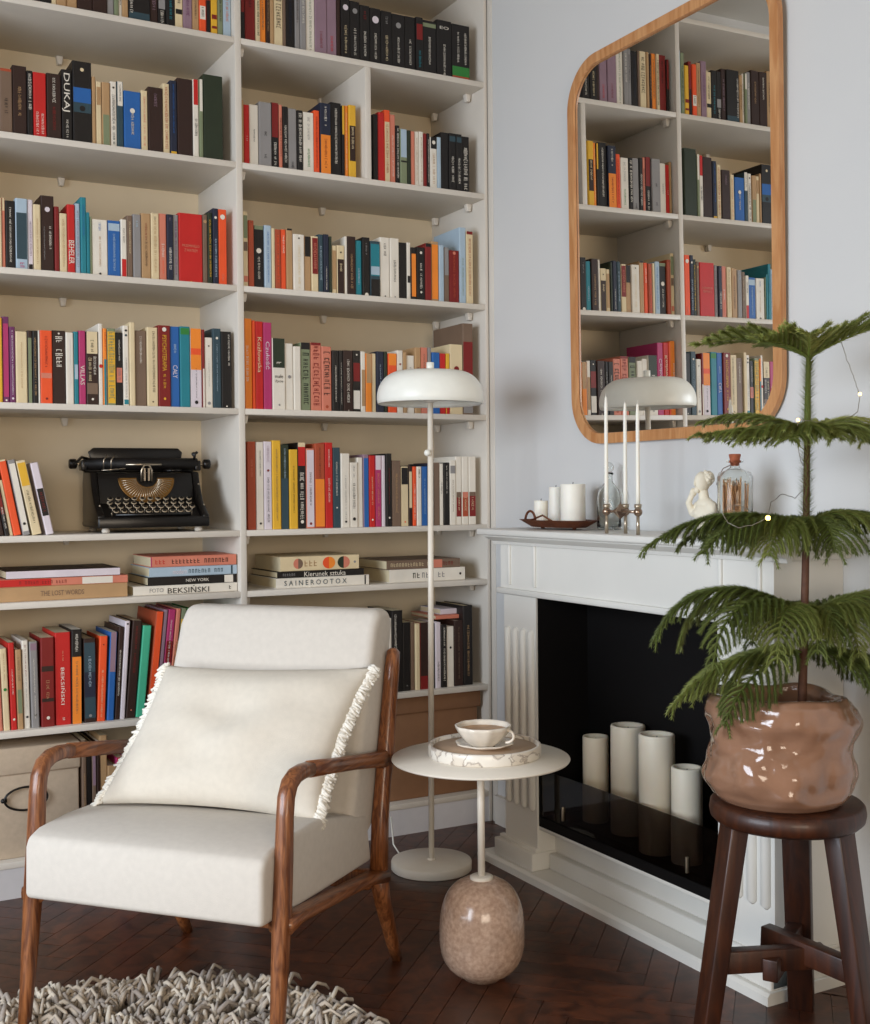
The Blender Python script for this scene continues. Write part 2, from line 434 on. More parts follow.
# each line: x0,x1(spine edges),top,colour,features ; measured shelf by shelf
ROWS = {
'L1': ('top left shelf', 1, """
40,51,h.22,K,t:W:.3:.8
51,56,h.24,C,t:E:.2:.7
56,66,h.22,T,t:B:.2:.8
66,77,h.25,T,t:K:.2:.7
77,92,h.24,B,t:W:.1:.5
92,107,h.24,B,t:T:.2:.6
107,114,h.23,G,t:W:.2:.7
114,118.5,h.22,E,b:W:.0:.3
118.5,122,h.22,W,t:K:.2:.8
122,128,h.21,T,t:B:.2:.7
128,150,h.225,K,t:W:.15:.9:.25:.14 b:I:.86:.96
150,158,h.225,B,t:M:.2:.8
158,166,h.21,K,b:G:.55:.72 t:W:.75:.95
166,175,h.21,K,t:A:.3:.9
175,183,h.20,C,b:K:.66:.74 t:B:.1:.6
183,192,h.24,M,t:V:.2:.8
192,199,h.23,T,t:B:.1:.8:.35
199,206,h.22,O,b:W:.58:.78 t:K:.6:.75
206,211,h.23,D,b:K:.5:1
211,217.5,h.21,Y,b:D:.66:.73 b:D:.84:.88
217.5,223,h.26,E,t:K:.2:.8
223,232.5,h.27,L,t:S:.5:.8
"""),
'R1': ('top right shelf', 1, """
240.5,245,h.22,K,b:D:0:.55
245,255.5,h.235,D,t:K:.1:.5
255.5,260,h.235,C,t:K:.1:.9:.7
260,266,h.235,Q,t:H:.1:.8
266,270,h.23,B,t:T:.2:.8
270,274,h.235,T,
274,283,h.235,C,t:B:.1:.75:.7
283,286,h.235,H,
286,295,h.23,K,t:N:.1:.8
295,300,h.235,G,t:B:.1:.6
300,306,h.235,G,t:W:.1:.6
306,315,h.235,W,t:E:.1:.95:.4
315,327,h.25,M,t:D:.65:.9
327,337,h.25,M,t:R:.7:.92
337,341,h.25,B,
341,350,-3,K,d:X:.16:.6 t:C:.45:.9
350,360,1,K,d:G:.16:.5 t:W:.45:.9
360,370,5,K,t:D:.1:.25 t:W:.45:.9
370,381,8,K,d:X:.2:.6 t:W:.42:.9
381,392,11,K,t:G:.1:.25 t:C:.42:.9
392,405,14,K,d:G:.2:.4 t:W:.42:.9
405,416,16,K,t:W:.42:.9
416,423,17,K,b:D:.12:.4 t:A:.6:.9
423,437,20,K,b:E:.05:.12 t:W:.3:.8
437,452,20,K,H:EO:W:.13:.6 t:W:.4:.95:.4
452,470,24.5,K,b:g:.75:.92 b:J:.92:1 t:W:.14:.7:.3:.35 t:W:.14:.7:.4:.75
"""),
'L2': ('second left shelf', 2, """
0,12.5,68,H,b:J:0:.04 t:K:.45:.7
12.8,27,65,B,t:T:.3:.75:.35
27.3,33.2,70,K,t:W:.05:.6:.7
33.5,46.5,72,R,t:W:.6:.95:.3:.3 t:W:.62:.95:.3:.7
47,61.5,73,B,t:W:.05:.45:.3 t:D:.5:.85:.3
62,72.5,69,K,T:DUKAJ:W:.05:.58:.4:.75 t:W:.68:.95:.3:.5
72.8,92,61,K,b:U:.32:.62 b:I:.5:.62 d:C:.1:.2 d:K:.57:.3
92.3,96,76,T,
96.3,102,81,C,b:T:.08:.36 t:T:.1:.32
102.3,110.3,82,T,b:E:.5:1
110.7,117,81,W,t:K:.2:.95:.6 d:K:.09:.35
117.2,123.7,81,I,b:W:0:.36 t:K:.05:.3:.3
124,141,91,U,t:C:.36:.75:.3 d:W:.33:.3
141.3,148,90,C,t:S:.1:.9:.4
148.3,163,87,B,t:M:.1:.3:.3
163.3,170,83,C,t:J:.05:.92:.6
170.3,177.3,80,N,b:Y:.94:1 t:U:.05:.7:.3
177.6,193,78,B,
193.2,199,79,W,b:R:0:.32 t:K:.5:.72:.6
199.2,203.2,79,E,b:W:0:.4
203.5,223,75,F,
"""),
'R2': ('second right shelf left of the divider', 2, """
241,244.5,99,T,
244.6,250,104,R,t:W:.5:.6:.3
250,259,104,W,t:K:.4:.6:.2
259,271.5,102,G,t:K:.45:.52:.4 t:K:.8:.88:.4
271.6,279.3,102,K,b:D:0:.52 t:W:.6:.95:.4
279.4,283,104,S,t:K:.2:.8
283.1,288.4,106,K,t:W:.3:.9:.6
288.5,297.3,108,G,t:K:.85:.95:.4
297.4,303,110,K,t:W:.05:.85:.7
303.2,314,112,W,t:g:.6:.95:.4 t:G:.05:.45:.3
314.1,319.8,110,O,t:D:.1:.9:.4
320,330.8,103,N,b:Q:.44:.98 t:W:.05:.35:.5 t:D:.5:.9:.5
331,342,102,K,t:W:.08:.85:.55
342.1,345,105,K,b:Y:0:.4
345.1,348.6,105,Q,t:C:.1:.9
348.8,356,105,Y,b:B:.28:.76 t:C:.3:.6
"""),
'R2b': ('second right shelf right of the divider', 2, """
373,378,114,K,
378.1,384.4,112,R,
384.5,390.5,109.5,O,b:C:.16:.98 t:J:.2:.9:.5
390.6,396,114,S,t:W:.3:.9:.3
396.1,400,125,K,t:W:.05:.9:.6
400.1,407,129,E,b:L:.0:.5 b:K:.56:.59
407.1,411,130,F,
411.1,415,131,S,
415.1,419.5,131,W,t:T:.1:.9:.4
419.6,424,131,W,t:T:.1:.9:.3
424.1,427,133,D,
427.1,430,133,K,t:W:.1:.9:.5
430.1,437,137,W,b:K:0:.22 d:W:.1:.5 t:T:.3:.9:.4
437.1,441,137,L,
441.2,449,132,K,
449.1,456,133,K,b:I:.05:.14 t:W:.4:.85:.5
456.1,462,134,K,b:I:.05:.14 t:W:.4:.85:.5
462.1,470,136,K,t:W:.2:.95:.6
"""),
'L3': ('third left shelf', 3, """
-6,2,197,C,
2.2,5.5,197,S,b:C:0:.18
5.7,15.5,200,K,t:W:.1:.9:.3
15.7,27.8,198,L,b:I:.2:.85 t:P:.9:.98:.6
28,33.5,199,X,t:M:.3:.8:.5 b:K:.91:1
33.7,41,204,C,t:T:.2:.9:.3
41.2,54.5,195,B,d:X:.18:.4 t:W:.4:.7:.25:.7 t:G:.4:.85:.12:.25
54.7,59.5,206,D,
59.7,67.3,213,C,t:T:.1:.9:.4
67.5,75.2,204,R,T:BEHELER:W:.52:.86:.5:.7
75.4,80.5,203,L,t:M:.1:.9:.5
80.7,86.5,197,A,t:U:.1:.5
86.6,90,212,A,
90.1,92,216,E,
92.2,108,219,W,t:T:.3:.85:.15 t:U:.06:.2:.2 d:K:.96:.15
108.2,120.8,220,U,b:L:.05:.18 t:L:.22:.9:.25
121,127,219,W,b:R:.68:1 t:K:.15:.4:.3
127.2,133,215,H,t:C:.1:.6:.4
133.2,141.3,214,G,t:L:.1:.2:.4
141.5,151,213,T,t:B:.4:.8:.3 t:D:.15:.4:.3
151.2,159.3,213,C,t:K:.05:.1:.3 t:T:.1:.9:.4
159.5,167,213,S,t:W:.45:.65:.5 t:O:.7:.95:.3
167.1,173.5,214,N,t:W:.5:.85:.6 t:M:.05:.1:.4
173.6,179,214,G,t:V:.1:.9:.5
179.2,203,213,R,H:PRZEMINĘŁO:S:.47:.72 H:Z_WIATREM:S:.53:.55 d:Y:.98:.06
203.2,208,214,H,d:T:.1:.7
208.1,213,212,F,t:Y:.1:.9:.5
213.1,218.5,208,N,t:L:.4:.9:.5 d:W:.12:.5
218.7,227,209,O,d:W:.1:.6 t:S:.85:.95:.4
"""),
'R3': ('third right shelf', 3, """
243,248.2,211,C,b:H:.4:.52 b:S:.85:.93 b:E:.05:.35
248.4,254,220,J,t:K:.02:.05
254.2,264.3,225,K,t:W:.5:.85:.3 d:W:.4:.5 b:E:0:.06
264.5,271.5,225,L,t:U:.1:.9:.3
271.7,275,228,C,
275.2,281,229,J,t:O:.1:.9
281.2,286.3,229,O,t:W:.1:.4
286.5,293,228,T,b:K:0:.03
293.3,304.3,234,W,t:C:.2:.95:.3 d:K:.07:.15
304.5,311.3,236,T,b:K:0:.36
311.5,318.3,236,C,b:D:.03:.67 t:S:.1:.6:.6
318.5,323.3,234,I,t:L:.2:.8
323.5,329,234,N,t:W:.55:.95:.3
329.2,332,236,F,
332.2,337,245,C,b:T:.1:.9
337.2,344.8,245,C,b:B:.28:1 t:C:.35:.55:.4 d:K:.14:.2
345,347.3,236,W,
347.5,356,236,B,t:T:.3:.9:.4
356.2,362.3,240,A,t:L:.5:.8:.4
362.5,370,237,K,t:G:.1:.3:.3 d:W:.97:.5
370.2,380,241,I,b:A:.05:.62 b:L:.45:.6 b:K:.68:1
380.2,389.8,237,W,t:B:.1:.3:.35 d:K:.97:.15
390,399,238,W,t:B:.35:.75:.35 d:G:.97:.15
399.2,407,242,K,
407.2,411,242,W,b:K:.58:.7
411.2,416.5,247,K,b:Q:.12:.93
416.7,425,247,K,t:W:.3:.8:.45 d:W:.84:.25 d:W:.1:.3
425.2,431.5,243,D,b:K:0:.06
431.7,439,241,T,b:Q:.05:.95
439.2,444,245,L,
444.2,449.3,247,H,b:G:0:.5
449.5,459.5,250,D,t:J:.1:.9:.5 d:S:.05:.3
459.7,466.3,227,L,t:E:.4:.9:.3
466.5,473.5,231,C,b:D:0:.04 t:J:.1:.9:.5
"""),
'L4': ('fourth left shelf', 4, """
-8,2.5,317,Y,
2.7,9.6,316,V,b:P:.08:.93 d:W:.97:.3
9.8,15.8,326,V,t:X:.05:.9:.4 d:X:.94:.4
16,27.5,331,C,t:T:.15:.8:.15
27.7,32.7,330,B,b:E:.1:1
32.9,38.3,330,K,t:T:.1:.9:.5
38.5,40,330,W,
40.2,52.5,330,O,t:D:.08:.5:.3 d:D:.93:.2 b:S:.58:.65
52.7,66,330,B,t:W:.08:.52:.7 d:W:.04:.15
66.2,74,332,W,t:X:.1:.8:.2
74.2,79,331,A,b:L:.45:.65
79.2,86.3,330,P,T:VILLAS:W:.47:.73:.5:.6
86.5,98.8,331,B,b:C:0:.3 t:K:.1:.28:.5 t:C:.36:.68:.4:.3 t:W:.34:.6:.4:.7 b:H:.7:.85 d:W:.92:.2
99,103.3,323,W,d:R:.52:.9
103.5,107,328,Q,b:A:.4:1 t:R:.05:.3
107.2,116,328,E,b:Y:.04:.97 t:E:.05:.95:.8
116.2,123.3,332,K,b:S:.48:.68 t:M:.5:.65 t:W:.1:.4:.3
123.5,129.5,325,W,d:K:.06:.4 d:I:.12:.4 b:A:.92:.98 t:G:.4:.9:.3
129.7,135.3,322,C,
135.5,147,330,H,t:W:.08:.45:.25
147.2,158,327,C,t:B:.05:.82:.3:.6 d:B:.94:.15
158.2,170.5,325,D,T:PSYCHOTERAPIA:Y:.12:.56:.5:.35 t:Y:.6:.78:.35 d:Y:.9:.2 d:W:.05:.35
170.7,180,326,U,T:CAŁY:X:.48:.64:.5:.5 t:L:.22:.35:.5
180.2,190.3,326,A,b:g:.02:.1
190.5,202.3,328,X,b:Q:0:.52 b:O:.25:.33 d:K:.93:.3 t:K:.5:.88:.1
202.4,205,329,D,b:W:.5:1
205.2,213,337,W,d:K:.12:.2 d:G:.93:.4 t:G:.3:.7:.1
213.2,221.5,328,I,d:W:.12:.3 t:L:.2:.8:.15
221.7,232,331,K,t:W:.04:.45:.25:.75 d:W:.97:.15
"""),
'R4': ('fourth right shelf', 4, """
245.2,252.5,318,Q,t:W:.3:.7:.5:.3
252.7,255.3,320,O,
255.5,263.3,321,R,T:Kozłowska:C:.18:.58:.5:.5
263.5,272,322,P,T:Czułość:X:.22:.54:.5:.5
272.2,285.3,338,W,b:F:0:.41 H:małe:K:.53:.6 H:życie:K:.6:.6 t:W:.33:.4:.6 d:G:.93:.15
285.5,293.5,343,W,d:G:.5:.4
293.7,300.8,346,W,
301,311,342,E,b:K:.0:.1:.9 t:K:.15:.95:.9
311.2,322,342,S,t:D:.05:.95:.9 b:D:.0:.04
322.2,332,346,S,t:K:.08:.8:.9 d:J:.93:.3
332.2,339,350,K,t:W:.25:.85:.3
339.2,343,350,K,t:W:.2:.9:.2
343.2,353,350,B,t:W:.15:.85:.45 t:W:.97:1:.2
353.2,361,350,K,b:D:.2:.5 b:W:.65:.95 d:W:.07:.2
361.2,365.7,351,W,b:T:.3:.9
365.9,372,353,Q,b:T:0:.5
372.2,376.5,353,C,
376.7,384,351,N,t:L:.2:.8:.2
384.2,388,351,F,
388.2,396.8,353,O,b:Q:.0:.2
397,403,350,W,d:D:.22:.3 d:D:.8:.3
403.2,407,352,T,
407.2,415,355,W,t:G:.2:.4
415.2,421,347,T,t:D:.3:.8
421.2,428,347,S,t:H:.1:.9:.3
428.2,432,347,G,
432.2,439.8,352,U,b:W:.3:.4
440,446,353,R,
446.2,450,353,Y,b:R:.6:1
450.2,463,344,C,d:D:.35:.4 d:G:.85:.25
463.2,473.5,323,H,b:D:.2:.8 b:G:.83:.98
"""),
'R5': ('fifth right shelf', 5, """
248.2,256.5,441,J,t:S:.2:.4:.3
256.8,264,441.5,W,t:K:.1:.4:.25 d:K:.93:.3
264.2,272,441,X,t:K:.4:.92:.35 d:D:.33:.3 t:M:.05:.25:.35
272.2,281,440,Y,t:H:.1:.9:.25
281.2,289.3,444,I,b:F:.0:.4 t:L:.05:.4:.3
289.5,298,449,Y,t:K:.2:.8:.2
298.2,306.5,442,K,b:R:.05:.27 b:C:0:.05 t:W:.35:.9:.6 d:W:.92:.4
306.7,315,448,S,b:X:.02:.98 t:K:.3:.75:.3 d:D:.94:.3
315.2,325.3,443,J,b:Q:.42:.98 t:K:.05:.4:.2
325.5,333.3,442,R,t:W:.08:.3:.3 t:W:.42:.7:.35
333.5,341,447,I,t:W:.18:.6:.3 d:W:.75:.2
341.2,349.8,453,W,t:G:.3:.9:.2 d:K:.92:.25
350,357.8,462,W,t:K:.32:.75:.5 d:K:.87:.4 t:G:.05:.25:.3
358,363.4,457,W,
363.6,369.2,454,M,b:U:.05:1
369.4,375.5,455,R,t:C:.3:.7:.3 d:W:.9:.3
375.7,382,455,P,b:X:0:.2 t:S:.25:.9:.5
382.2,386,455,X,
386.2,392,453,K,d:W:.88:.3 t:D:.2:.7:.2
392.2,401.3,460,H,t:T:.2:.8
401.5,409,466,C,b:K:.02:.3:.3 d:O:.93:.2
409.2,413,465,B,b:C:.1:.7
413.2,417,466,O,t:W:.3:.9
417.2,422,466,W,t:K:.05:.2
422.2,428.3,466,U,t:L:.2:.8:.2
428.5,434,463,N,
434.2,440,462,H,
440.2,444,463,W,t:K:.3:.5:.3
444.2,450,462,K,t:W:.05:.5:.2
450.2,456.3,460,W,b:G:.08:.2 t:H:.3:.8:.2
456.5,462.3,456,W,b:D:.52:.88 b:H:.52:.6 t:C:.6:.8:.4
462.5,469,456,W,b:J:.52:.88 b:S:.52:.6 t:C:.6:.8:.4
469.2,476.5,456,W,b:D:.52:.88 b:H:.52:.58 t:C:.6:.8:.4
"""),
}
LEAN_ROWS = {
'L5': ('typewriter shelf', 5, """
-4,5,462,B,-10,t:W:.3:.9:.5
5,9.8,464,K,-10,b:D:.3:.7 t:W:.6:.9
10,13.5,480,C,-10,
14,21.8,460,O,-10.5,b:C:.0:.02
23,30.6,460,G,-10.5,b:W:.05:.95 d:K:.85:.4
32.5,42.3,461,C,-11.5,b:Y:.03:.34 t:K:.4:.85:.35
46.5,54.6,463,X,-11.5,b:K:.36:.74:.5 t:D:.4:.7:.5
"""),
'L7': ('lowest left shelf', 7, """
-9,3.3,650,S,-2,t:W:.3:.6
4,10.6,648,C,-2,d:g:.5:.5 t:T:.05:.4:.2
11.5,17.6,642,R,-1.5,t:W:.3:.6:.3 d:W:.88:.4
18,24,649,T,-1.2,b:E:.5:.8 t:H:.1:.4
24.8,31,640,W,-1,t:D:.05:.4:.3 d:K:.87:.4 t:G:.4:.8:.2
32,39.8,641,G,-1,b:M:.02:.1 t:W:.2:.9:.2 d:K:.85:.3
40.8,54.5,637,D,0,t:T:.48:.7:.5 b:B:.32:.38 d:W:.9:.25 b:B:.68:.72
55.5,71.3,632,R,0,T:BEKSIŃSKI:W:.38:.78:.5:.3 t:C:.2:.32:.06 t:W:.92:.96:.3
71.8,82.3,629,K,.5,b:Q:.29:1 t:W:.05:.24:.5 t:H:.34:.9:.3
84,96.3,638,B,0,b:I:.05:.95 b:N:.4:.7 t:L:.2:.6:.3 d:G:.92:.25
97.3,105.4,636,O,2.5,t:C:.4:.95:.3 d:D:.1:.2
107,114,632,U,3,b:M:0:.45
114.8,119.8,627,B,3.5,t:W:.25:.75:.45
120,125,621,X,4,d:K:.03:.4
126,135.5,621,B,5,t:D:.06:.55:.35 d:S:.92:.15
136,144.5,626,Z,5.5,
147,154.5,612,J,6,b:O:.0:.85
155,159,610,M,6,
159.5,167,610,P,6,t:W:.1:.9:.3 b:D:.3:.5
167.5,172,609,S,6,
172.5,178,609,E,6,b:Y:.1:.6
178.5,184,609,g,6,
"""),
}
NARROW = {'L8': ('bottom left compartment', 8, """
81,87,740,H,t:T:.3:.8
87.2,92.3,742,K,
92.5,97,744,H,b:M:.0:.4
97.2,100.4,741,B,
100.6,108,735,T,t:H:.5:.9:.4
108.2,117,765,T,t:G:.3:.6
117.2,126,757,P,b:R:.0:.9
126.2,140,760,B,
"""),
'R7': ('lowest right shelf', 7, """
352,362,612,B,
362,372,616,R,
372,382,614,K,
382.2,392,618,W,
392.2,403,610,K,t:W:.05:.55:.5:.3
403.2,411,622,K,t:G:.9:.95
411.2,415.3,622,H,
415.5,420,623,C,
420.2,428.5,622,D,b:B:0:.8
428.7,435.5,623,K,
435.7,441,622,X,t:K:.6:.9:.4
441.2,447,624,K,t:W:.05:.9:.4
447.2,454.3,626,W,d:K:.35:.3
454.5,463.5,620,B,t:H:.1:.9:.2
463.7,473,605,K,t:T:.25:.9:.4
""")}
allbooks = []   # dict(desc, shelf, idx, row, obj)
def parse(txt, lean=False):
    out = []
    for ln in txt.strip().splitlines():
        p = ln.split(',', 5 if lean else 4)
        if lean: x0, x1, yt, c, le, ft = p
        else: x0, x1, yt, c, ft = p; le = 0
        fe = [f.split(':') for f in ft.split()]
        out.append((float(x0), float(x1), yt, c, float(le), fe))
    return out
def describe(w, c, feats, h):
    d = CN[c][1]
    size = 'thin ' if w < .013 else ('thick ' if w > .04 else '')
    bands = [f for f in feats if f[0] == 'b']; inks = [f for f in feats if f[0] in 'tTH']; dots = [f for f in feats if f[0] == 'd']
    ex = ''
    if bands:
        f = bands[0]; a, b = float(f[2]), float(f[3])
        pos = 'top' if a < .06 and b < .6 else ('foot' if b > .9 and a > .4 else ('panel' if b-a > .35 else 'band'))
        ex = ' with %s %s' % (CN[f[1]][1], pos)
    elif inks: ex = ' with %s lettering' % CN[inks[0][2] if inks[0][0] in 'TH' else inks[0][1]][1]
    elif dots: ex = ' with %s dot' % CN[dots[0][1]][1]
    return (size+d).strip(), ex
YF = .028
_l = (XL+.001, XD-PT-.001); _r = (XD+PT+.001, -.001)
BOUNDS = {'L1': _l, 'L2': _l, 'L3': _l, 'L4': _l, 'L5': _l, 'L7': _l, 'R1': _r, 'R2': (XD+PT+.001, XM-PT-.001), 'R2b': (XM+PT+.001, -.001),
          'R3': _r, 'R4': _r, 'R5': _r, 'R7': _r, 'L8': (xat(81.5, .03, .3)+.002, XD-PT-.001)}
def place_row(key, shelf, k, items):
    zs = ZS[k]+.0004; rnd = random.Random(key)
    row = []
    for (x0, x1, yt, c, le, fe) in items:
        if yt.startswith('h'): h = float(yt[1:]); zt = zs+h
        else:
            xm = xat((x0+x1)/2, YF, zs+.1); zt = zat(xm, YF, float(yt)+.5); h = zt-zs
        zm = zs if le else zs+h*.5
        X0 = xat(x0, YF, zm); X1 = xat(x1, YF, zm)-.0004
        lo_, hi_ = BOUNDS[key]
        X0 = max(X0, lo_); X1 = min(X1, hi_)
        if X1-X0 < .004: continue
        w = X1-X0; lean = math.radians(le)
        if lean: w = w*math.cos(lean); h = h/math.cos(lean)
        d = min(.27, max(.13, h*rnd.uniform(.66, .74)))
        ob = make_book(w, h, d, c, fe, X0, YF+rnd.uniform(-.003, .004), zs, lean, rnd=rnd)
        base, ex = describe(w, c, fe, h)
        row.append(dict(base=base, ex=ex, col=CN[c][1], shelf=shelf, ob=ob, X=X0))
    for i, r in enumerate(row): r['i'] = i; r['row'] = row
    allbooks.extend(row)
for src, ln in ((ROWS, False), (LEAN_ROWS, True), (NARROW, False)):
    for key, (shelf, k, txt) in src.items(): place_row(key, shelf, k, parse(txt, ln))
# labels: each one singles out its book
def ordinal(n): return ['first','second','third','fourth','fifth','sixth','seventh','eighth','ninth','tenth'][n]
SHORT = {'second right shelf left of the divider': 'second right shelf left of divider', 'second right shelf right of the divider': 'second right shelf right of divider'}
def cands(b):
    s = b['shelf'].replace('of the divider', 'of divider'); row = b['row']; i = b['i']
    for w_ in ('first', 'top', 'second', 'third', 'fourth', 'fifth', 'lowest'):
        s = s.replace(w_+' left shelf', w_+' left-bay shelf').replace(w_+' right shelf', w_+' right-bay shelf')
    L_ = row[i-1]['col'] if i > 0 else None; R_ = row[i+1]['col'] if i < len(row)-1 else None
    col = b['col']; out = []
    if L_ and R_: bt = ' between %s and %s ones' % (L_, R_)
    elif R_: bt = ' at the left end before %s' % R_
    else: bt = ' at the right end after %s' % L_
    out.append('%s book%s%s, %s' % (b['base'], b['ex'], bt, s))
    out.append('%s book%s%s, %s' % (col, b['ex'], bt, s))
    out.append('%s book%s, %s' % (b['base'], bt, s))
    same = [q for q in row if q['col'] == b['col'] and q['ex'] == b['ex']]
    n = [id(q) for q in same].index(id(b))
    out.append('%s %s book%s from the left, %s' % (ordinal(min(n, 9)), col, b['ex'], s))
    same = [q for q in row if q['col'] == b['col']]
    n = [id(q) for q in same].index(id(b))
    out.append('%s %s book from the left, %s' % (ordinal(min(n, 9)), col, s))
    return out
from collections import Counter
allc = [cands(b) for b in allbooks]
cnt = Counter(x for c in allc for x in set(c))
for b, c in zip(allbooks, allc):
    ok = [x for x in c if cnt[x] == 1 and len(x.split()) <= 16]
    tag(b['ob'], ok[0] if ok else c[-1], 'book', 'upright books on the '+b['shelf'])

# ---- lying books
def flat_book(px0, px1, y0, y1, zs, c, feats, label, depth, grp, text=None, ydep=.03, skew=0, hard=True):
    """lying book, spine to the front; px edges, thickness from pixel rows"""
    X0 = xat(px0, ydep, zs); X1 = xat(px1, ydep, zs)
    if X0 < XD: X1 = min(X1, XD-PT-.003)
    T = abs(zat((X0+X1)/2, ydep, y0)-zat((X0+X1)/2, ydep, y1))
    w = X1-X0; b = .0022
    m = MB(); r = .002
    prof = [(r, 0), (depth, 0), (depth, b), (r+.002, b), (r+.002, T-b), (depth, T-b), (depth, T), (r, T), (0, T-r), (0, r)]
    n = len(prof)
    vs = [(0, y, z) for y, z in prof]+[(w, y, z) for y, z in prof]
    fs = [(k, (k+1) % n, (k+1) % n+n, k+n) for k in range(n)]
    for cf in ((0,1,2,3), (0,3,9), (3,4,8,9), (4,7,8), (4,5,6,7)):
        fs.append(cf); fs.append(tuple(i+n for i in reversed(cf)))
    m.add(vs, fs)
    bk = m.build('book', cmat(c))
    MB().box((.003, r+.002, b), (w-.003, depth-.003, T-b)).build('page_block', pagem, bk)
    ti = {}
    for f in feats:
        a0, a1 = w*float(f[2]), w*float(f[3])
        if f[0] == 'b': MB().box((a0, -.0004, r*.8), (a1, .001, T-r*.8)).build('cover_band', cmat(f[1]), bk)
        if f[0] == 'T': legible(f[4].replace('_', ' '), a1-a0, T*(float(f[5]) if len(f) > 5 else .55), f[1], bk, (a0+a1)/2, T/2, True)
        if f[0] == 't':
            mm = ti.setdefault(f[1], MB()); x = a0; st = T*.35; q0 = T*.3; q1 = T*.7
            rr = random.Random(px0)
            while x < a1:
                if rr.random() > .15:
                    lw = st*.6; t = lw*.28
                    for (u0, u1, v0, v1) in ((0, t, q0, q1), (lw-t, lw, q0, q1), (0, lw, q1-t, q1)) if rr.random() < .5 else ((0, t, q0, q1), (0, lw, q0, q0+t), (0, lw, (q0+q1)/2, (q0+q1)/2+t)):
                        mm.add([(x+u0, -.0006, v0), (x+u1, -.0006, v0), (x+u1, -.0006, v1), (x+u0, -.0006, v1)], [(0,1,2,3)])
                x += st
        if f[0] == 'd':
            R = (a1-a0)/2; cx = (a0+a1)/2
            for (c_, s0, s1) in ((f[1], PI/2, 3*PI/2), (f[4] if len(f) > 4 else f[1], -PI/2, PI/2)):
                pts = [(cx+R*math.cos(s0+(s1-s0)*i/10), -.0006, T/2+min(R, T*.42)*math.sin(s0+(s1-s0)*i/10)) for i in range(11)]
                MB().add(pts, [tuple(range(11))]).build('cover_mark', imat(c_), bk)
    for ink, mm in ti.items(): mm.build('title', imat(ink), bk, recalc=False)
    bk.location = (X0, ydep, zs)
    if skew: bk.rotation_euler = (0, 0, skew)
    tag(bk, label, 'book', grp)
    return zs+T+.0003
g = 'books lying flat on the left bay'
z = ZS[6]+.0003
z = flat_book(-35, 127.5, 585, 599.5, z, 'T', [('b','T','0','.01'), ('T','H','.45','.72','THE_LOST_WORDS','.35')], 'brown thick book lying at the bottom of the far left stack', .25, g)
z = flat_book(-30, 127.7, 577.7, 585.5, z, 'S', [('b','R','.02','.5'), ('b','W','.70','.90'), ('t','D','.3','.6')], 'red and pink book with white label lying in the far left stack', .25, g)
z = flat_book(6, 120, 571.5, 579.5, z, 'B', [('b','X','.0','1')], 'pale spined book with dark cover topping the far left stack', .24, g)
z = ZS[6]+.0003
z = flat_book(133.5, 238, 586.5, 595.5, z, 'W', [('T','G','.15','.28','FOTO','.45'), ('T','K','.32','.72','BEKSIŃSKI','.8'), ('t','K','.92','.96')], 'white book with heavy black capitals under the typewriter, bottom of stack', .27, g)
z = flat_book(148, 236.5, 578.5, 586.8, z, 'K', [('T','W','.42','.68','NEW_YORK','.35'), ('b','W','.86','.96')], 'thin black lying book with small white lettering under blue one', .25, g)
z = flat_book(149.5, 237, 569, 578.5, z, 'L', [('T','X','.26','.42','modern','.5'), ('t','I','.44','.82'), ('b','I','.93','.95')], 'pale blue lying book between pink and black ones below typewriter', .24, g)
z = flat_book(151, 236, 559, 569.5, z, 'S', [('b','P','.0','.01'), ('t','K','.24','.95'), ('t','R','.05','.15')], 'salmon pink lying book with dark lettering topping the stack below typewriter', .24, g, skew=-.01)
g = 'books lying flat on the right bay'
z = ZS[6]+.0003
z = flat_book(276.5, 369, 577, 587, z, 'W', [('T','I','.08','.75','S_A_I_N_E_R_O_O_T_O_X','.5'), ('b','K','.95','.965')], 'white lying book with spaced grey capitals, bottom of right bay stack', .27, g)
z = flat_book(277.5, 364, 571, 577.5, z, 'K', [('T','W','.3','.78','Kierunek_sztuka','.75'), ('t','G','.06','.2')], 'thin black lying book with white title between two pale books', .26, g)
z = flat_book(280.5, 359, 557, 571.3, z, 'C', [('d','S','.16','.28','H'), ('d','O','.53','.69','Q'), ('d','F','.72','.88','S'), ('t','T','.3','.42'), ('d','G','.93','.96')], 'cream lying book with coloured half circles on its spine', .26, g)
z = ZS[6]+.0003
z = flat_book(390, 465, 568, 581, z, 'W', [('t','F','.3','.4'), ('t','G','.42','.72'), ('d','K','.92','.95')], 'white lying book with black dot behind the lamp pole', .26, g)
z = flat_book(387, 460, 559.5, 568.5, z, 'H', [('t','C','.05','.6'), ('b','S','.6','.75'), ('t','D','.76','.9')], 'brown lying book with pale lettering behind the lamp pole', .26, g)
g = 'books lying on top of other books'
z = ZS[7]+.255
zt = max(zat(-.15, YF, 622), ZS[7]+.2)+.004
zt = flat_book(436, 459, 612.5, 616.5, zt+.004, 'S', [], 'pinkish book lying across upright books on the lowest right shelf', .2, g, ydep=.06)
zt = flat_book(441, 458, 607, 612.5, zt, 'X', [], 'white book lying topmost over upright books, lowest right shelf', .17, g, ydep=.08)
